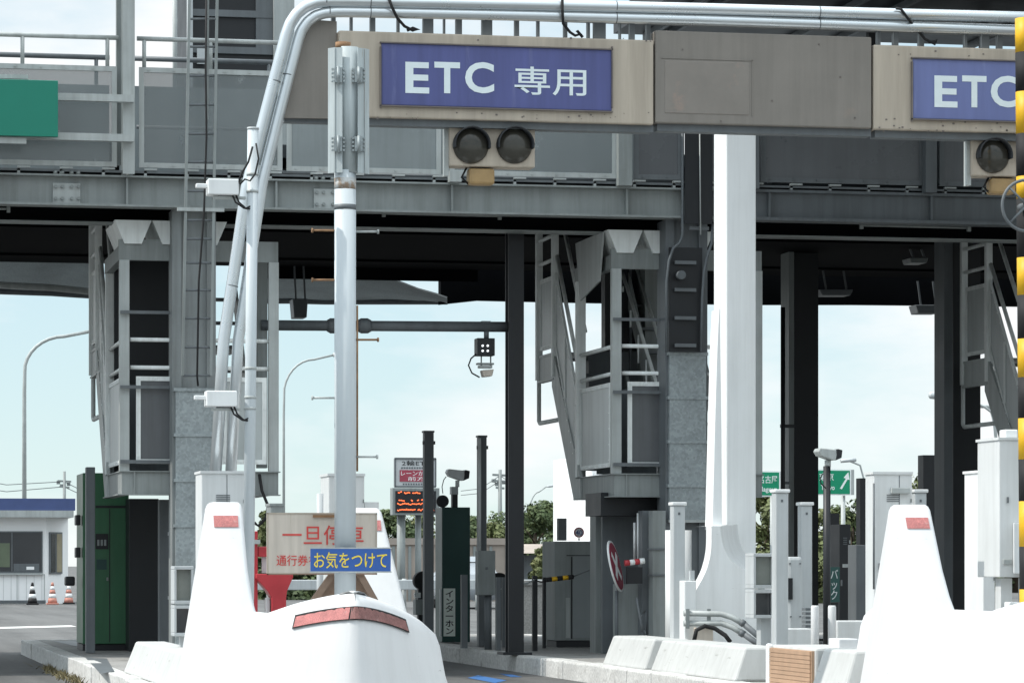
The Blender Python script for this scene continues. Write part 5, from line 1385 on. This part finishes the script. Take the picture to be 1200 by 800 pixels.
# ------------------------------------------------------------------ trees
def tree(px, py, Y, w, label, m, seed, cat='tree', base=0.0, n=9000, leaf=.19, name='broadleaf_tree'):
    r_ = random.Random(seed); c = at(px, py, Y); Ht = c.z; rad = w * Y / F / 2
    t = thing(name, label, cat, (c.x, Y, 0), 'trees and bushes beyond the toll gate')
    tr = MB(); top = Vector((c.x, Y, Ht*.75))
    tr.tube([(c.x,Y,0),(c.x+.05,Y,Ht*.3),(c.x-.05,Y,Ht*.55),top], [rad*.1+.05, rad*.07+.04, rad*.05+.02, .02], 8)
    for k in range(6):
        aa = r_.uniform(0, 2*PI); z = Ht*r_.uniform(.25,.6)
        tr.tube([(c.x,Y,z), (c.x+math.cos(aa)*rad*.35, Y+math.sin(aa)*rad*.35, z+Ht*.12), (c.x+math.cos(aa)*rad*.7, Y+math.sin(aa)*rad*.7, z+Ht*.2)], [.05,.035,.012], 6)
    tr.build('trunk', BARK, t)
    cl = []
    for k in range(46):
        aa = r_.uniform(0, 2*PI); q = math.sqrt(r_.random()); zz = r_.uniform(.05, .97)
        sh = (1 - max(0, zz-.55)/.5) ** .6 if zz > .55 else .75 + .25*zz/.55
        cl.append((Vector((c.x + math.cos(aa)*q*rad*.85*sh, Y + math.sin(aa)*q*rad*.85*sh, Ht*zz)), rad*r_.uniform(.13,.30)))
    vs = []; fs = []
    for k in range(n):
        p, cr = r_.choice(cl)
        d = Vector((r_.gauss(0,1), r_.gauss(0,1), r_.gauss(0,.8))).normalized() * cr * r_.uniform(.45, 1.05)
        q = p + d; q.z = max(.05, min(q.z, Ht*1.03)); s = leaf * r_.uniform(.6, 1.3)
        nn_ = (d.normalized() + Vector((r_.uniform(-.7,.7), r_.uniform(-.7,.7), r_.uniform(-.3,.9)))).normalized()
        u = nn_.cross(Vector((r_.random(), r_.random(), r_.random()+.1))).normalized(); v = nn_.cross(u)
        o = len(vs); vs += [q-u*s*.5, q+v*s*.32+nn_*s*.08, q+u*s*.5, q-v*s*.32+nn_*s*.08]; fs.append((o,o+1,o+2,o+3))
    mb = MB(); mb.add(vs, fs); mb.build('crown', m, t, recalc=False)
    return t
tree(628, 590, 150, 105, 'dark green tree left of the white truck', LEAF1, 1)
tree(600, 602, 165, 90, 'dark green tree behind the slim black column', LEAF1, 2)
tree(640, 640, 110, 45, 'bright green bush at the left edge of the truck', LEAF2, 3, 'bush', name='roadside_bush', n=9000)
tree(455, 600, 150, 90, 'green tree right of the white fin behind the board', LEAF1, 4)
tree(490, 606, 160, 82, 'green tree below the orange display', LEAF2, 5)
tree(545, 608, 150, 90, 'dark tree behind the intercom machine', LEAF1, 6)
tree(575, 612, 140, 60, 'small green tree behind the grey control box', LEAF2, 7)
tree(350, 655, 118, 135, 'low green bush behind the red stand', LEAF1, 8, 'bush', name='roadside_bush', n=9000)
tree(310, 600, 120, 54, 'green tree showing between the white fin and the cream board', LEAF2, 9)
tree(900, 572, 118, 120, 'olive green tree below the Nagoya sign', LEAF2, 11, n=9000)
tree(955, 600, 116, 135, 'olive tree under the Tokyo sign', LEAF2, 12, n=9000)
tree(1000, 588, 125, 120, 'dark tree right of the Tokyo sign', LEAF1, 13, n=9000)
tree(1045, 596, 120, 120, 'green tree behind the pale cabinet with latch', LEAF1, 14, n=9000)
tree(1095, 555, 118, 120, 'tall olive tree right of the right fin', LEAF2, 15, n=9000)
tree(1190, 560, 140, 135, 'green tree hidden behind the right cabinets', LEAF1, 16)
tree(985, 650, 104, 120, 'low yellow green bush behind the dark cabinets', LEAF2, 17, 'bush', name='roadside_bush', n=9000)
tree(905, 650, 104, 90, 'low olive bush left of the black column', LEAF2, 18, 'bush', name='roadside_bush', n=9000)
tree(1110, 655, 104, 90, 'low olive bush beside the right black column', LEAF2, 19, 'bush', name='roadside_bush', n=9000)
# yellow markers on the right
tag(MB().pb(1099, 1107, 642, 653, 60, .1).build('yellow_plate', YELLOW), 'small yellow plate left of the right black column', 'plate')
tag(MB().pb(1135, 1141, 673, 678, 42.4, .04).build('reflector_button', YELLOW), 'small orange reflector on the right black column', 'reflector')

r_ = random.Random(5); vs = []; fs = []
for k in range(260):
    q = gd(r_.gauss(74, 9), 778 + r_.uniform(-6, 8)); q = Vector((2.72 - abs(r_.gauss(0, .07)), r_.choice((38.5, 37.2, 36.2, 40.3)) + r_.gauss(0, .5), 0))
    h_ = r_.uniform(.02, .09); d = Vector((r_.gauss(0,.05), r_.gauss(0,.05), h_)); sdv = Vector((.009, .005, 0)); o = len(vs)
    vs += [q - sdv, q + sdv, q + d]; fs.append((o, o+1, o+2))
o = MB().add(vs, fs).build('weeds', mat('dry weeds', (.20, .17, .09), .8, var=.4, scale=6), recalc=False); o['kind'] = 'stuff'; tag(o, 'dry weeds growing along the left kerb', 'weeds')

# ------------------------------------------------------------------ light and sky
el = R(50)
to_sun = Vector((-.99*math.cos(el), .015*math.cos(el), math.sin(el))).normalized()
sd = bpy.data.lights.new('sun', 'SUN'); sd.energy = 2.9; sd.angle = R(.55); sd.color = (1, .955, .89)
so = bpy.data.objects.new('sun', sd); COL.objects.link(so); so.rotation_euler = to_sun.to_track_quat('Z', 'Y').to_euler(); so.location = (0, 0, 60)
w = bpy.data.worlds.new('World'); SC.world = w; w.use_nodes = True
nt = w.node_tree; N = nt.nodes; L = nt.links
bg = N['Background']; sky = N.new('ShaderNodeTexSky'); sky.sky_type = 'NISHITA'; sky.sun_disc = False
sky.sun_elevation = el; sky.sun_rotation = math.atan2(to_sun.x, to_sun.y); sky.air_density = 1.0; sky.dust_density = .0; sky.ozone_density = 3.0
tc = N.new('ShaderNodeTexCoord'); mp = N.new('ShaderNodeMapping'); mp.inputs['Scale'].default_value = (2.6, 2.6, 7.5)
L.new(tc.outputs['Generated'], mp.inputs['Vector'])
ns = N.new('ShaderNodeTexNoise'); ns.inputs['Scale'].default_value = 1.5; ns.inputs['Detail'].default_value = 8; ns.inputs['Roughness'].default_value = .55
L.new(mp.outputs['Vector'], ns.inputs['Vector'])
rp = N.new('ShaderNodeValToRGB'); rp.color_ramp.elements[0].position = .42; rp.color_ramp.elements[1].position = .57
L.new(ns.outputs['Fac'], rp.inputs['Fac'])
mx = N.new('ShaderNodeMixRGB'); mx.inputs['Color2'].default_value = (6.9, 7.0, 7.05, 1)
veil = N.new('ShaderNodeMixRGB'); veil.inputs['Fac'].default_value = .72; veil.inputs['Color2'].default_value = (4.45, 5.75, 6.2, 1)
L.new(sky.outputs['Color'], veil.inputs['Color1'])
L.new(rp.outputs['Color'], mx.inputs['Fac']); L.new(veil.outputs['Color'], mx.inputs['Color1']); sx = N.new('ShaderNodeSeparateXYZ'); L.new(tc.outputs['Generated'], sx.inputs[0])
mr = N.new('ShaderNodeMapRange'); mr.interpolation_type = 'SMOOTHSTEP'
for k_, v_ in (('From Min', .2), ('From Max', .75), ('To Min', 1.0), ('To Max', 2.2)): mr.inputs[k_].default_value = v_
L.new(sx.outputs['Z'], mr.inputs['Value'])   # sky brightened overhead, out of view, to lift the ambient light
vm = N.new('ShaderNodeVectorMath'); vm.operation = 'SCALE'; L.new(mx.outputs['Color'], vm.inputs[0]); L.new(mr.outputs['Result'], vm.inputs['Scale'])
L.new(vm.outputs['Vector'], bg.inputs['Color'])
bg.inputs['Strength'].default_value = .11
vs = SC.view_settings; SC.display_settings.display_device = 'sRGB'; vs.view_transform = 'Standard'; vs.look = 'None'; vs.exposure = .43; vs.gamma = 1; vs.use_curve_mapping = False
SC.cycles.max_bounces = 8; SC.cycles.transparent_max_bounces = 16; SC.cycles.use_denoising = True
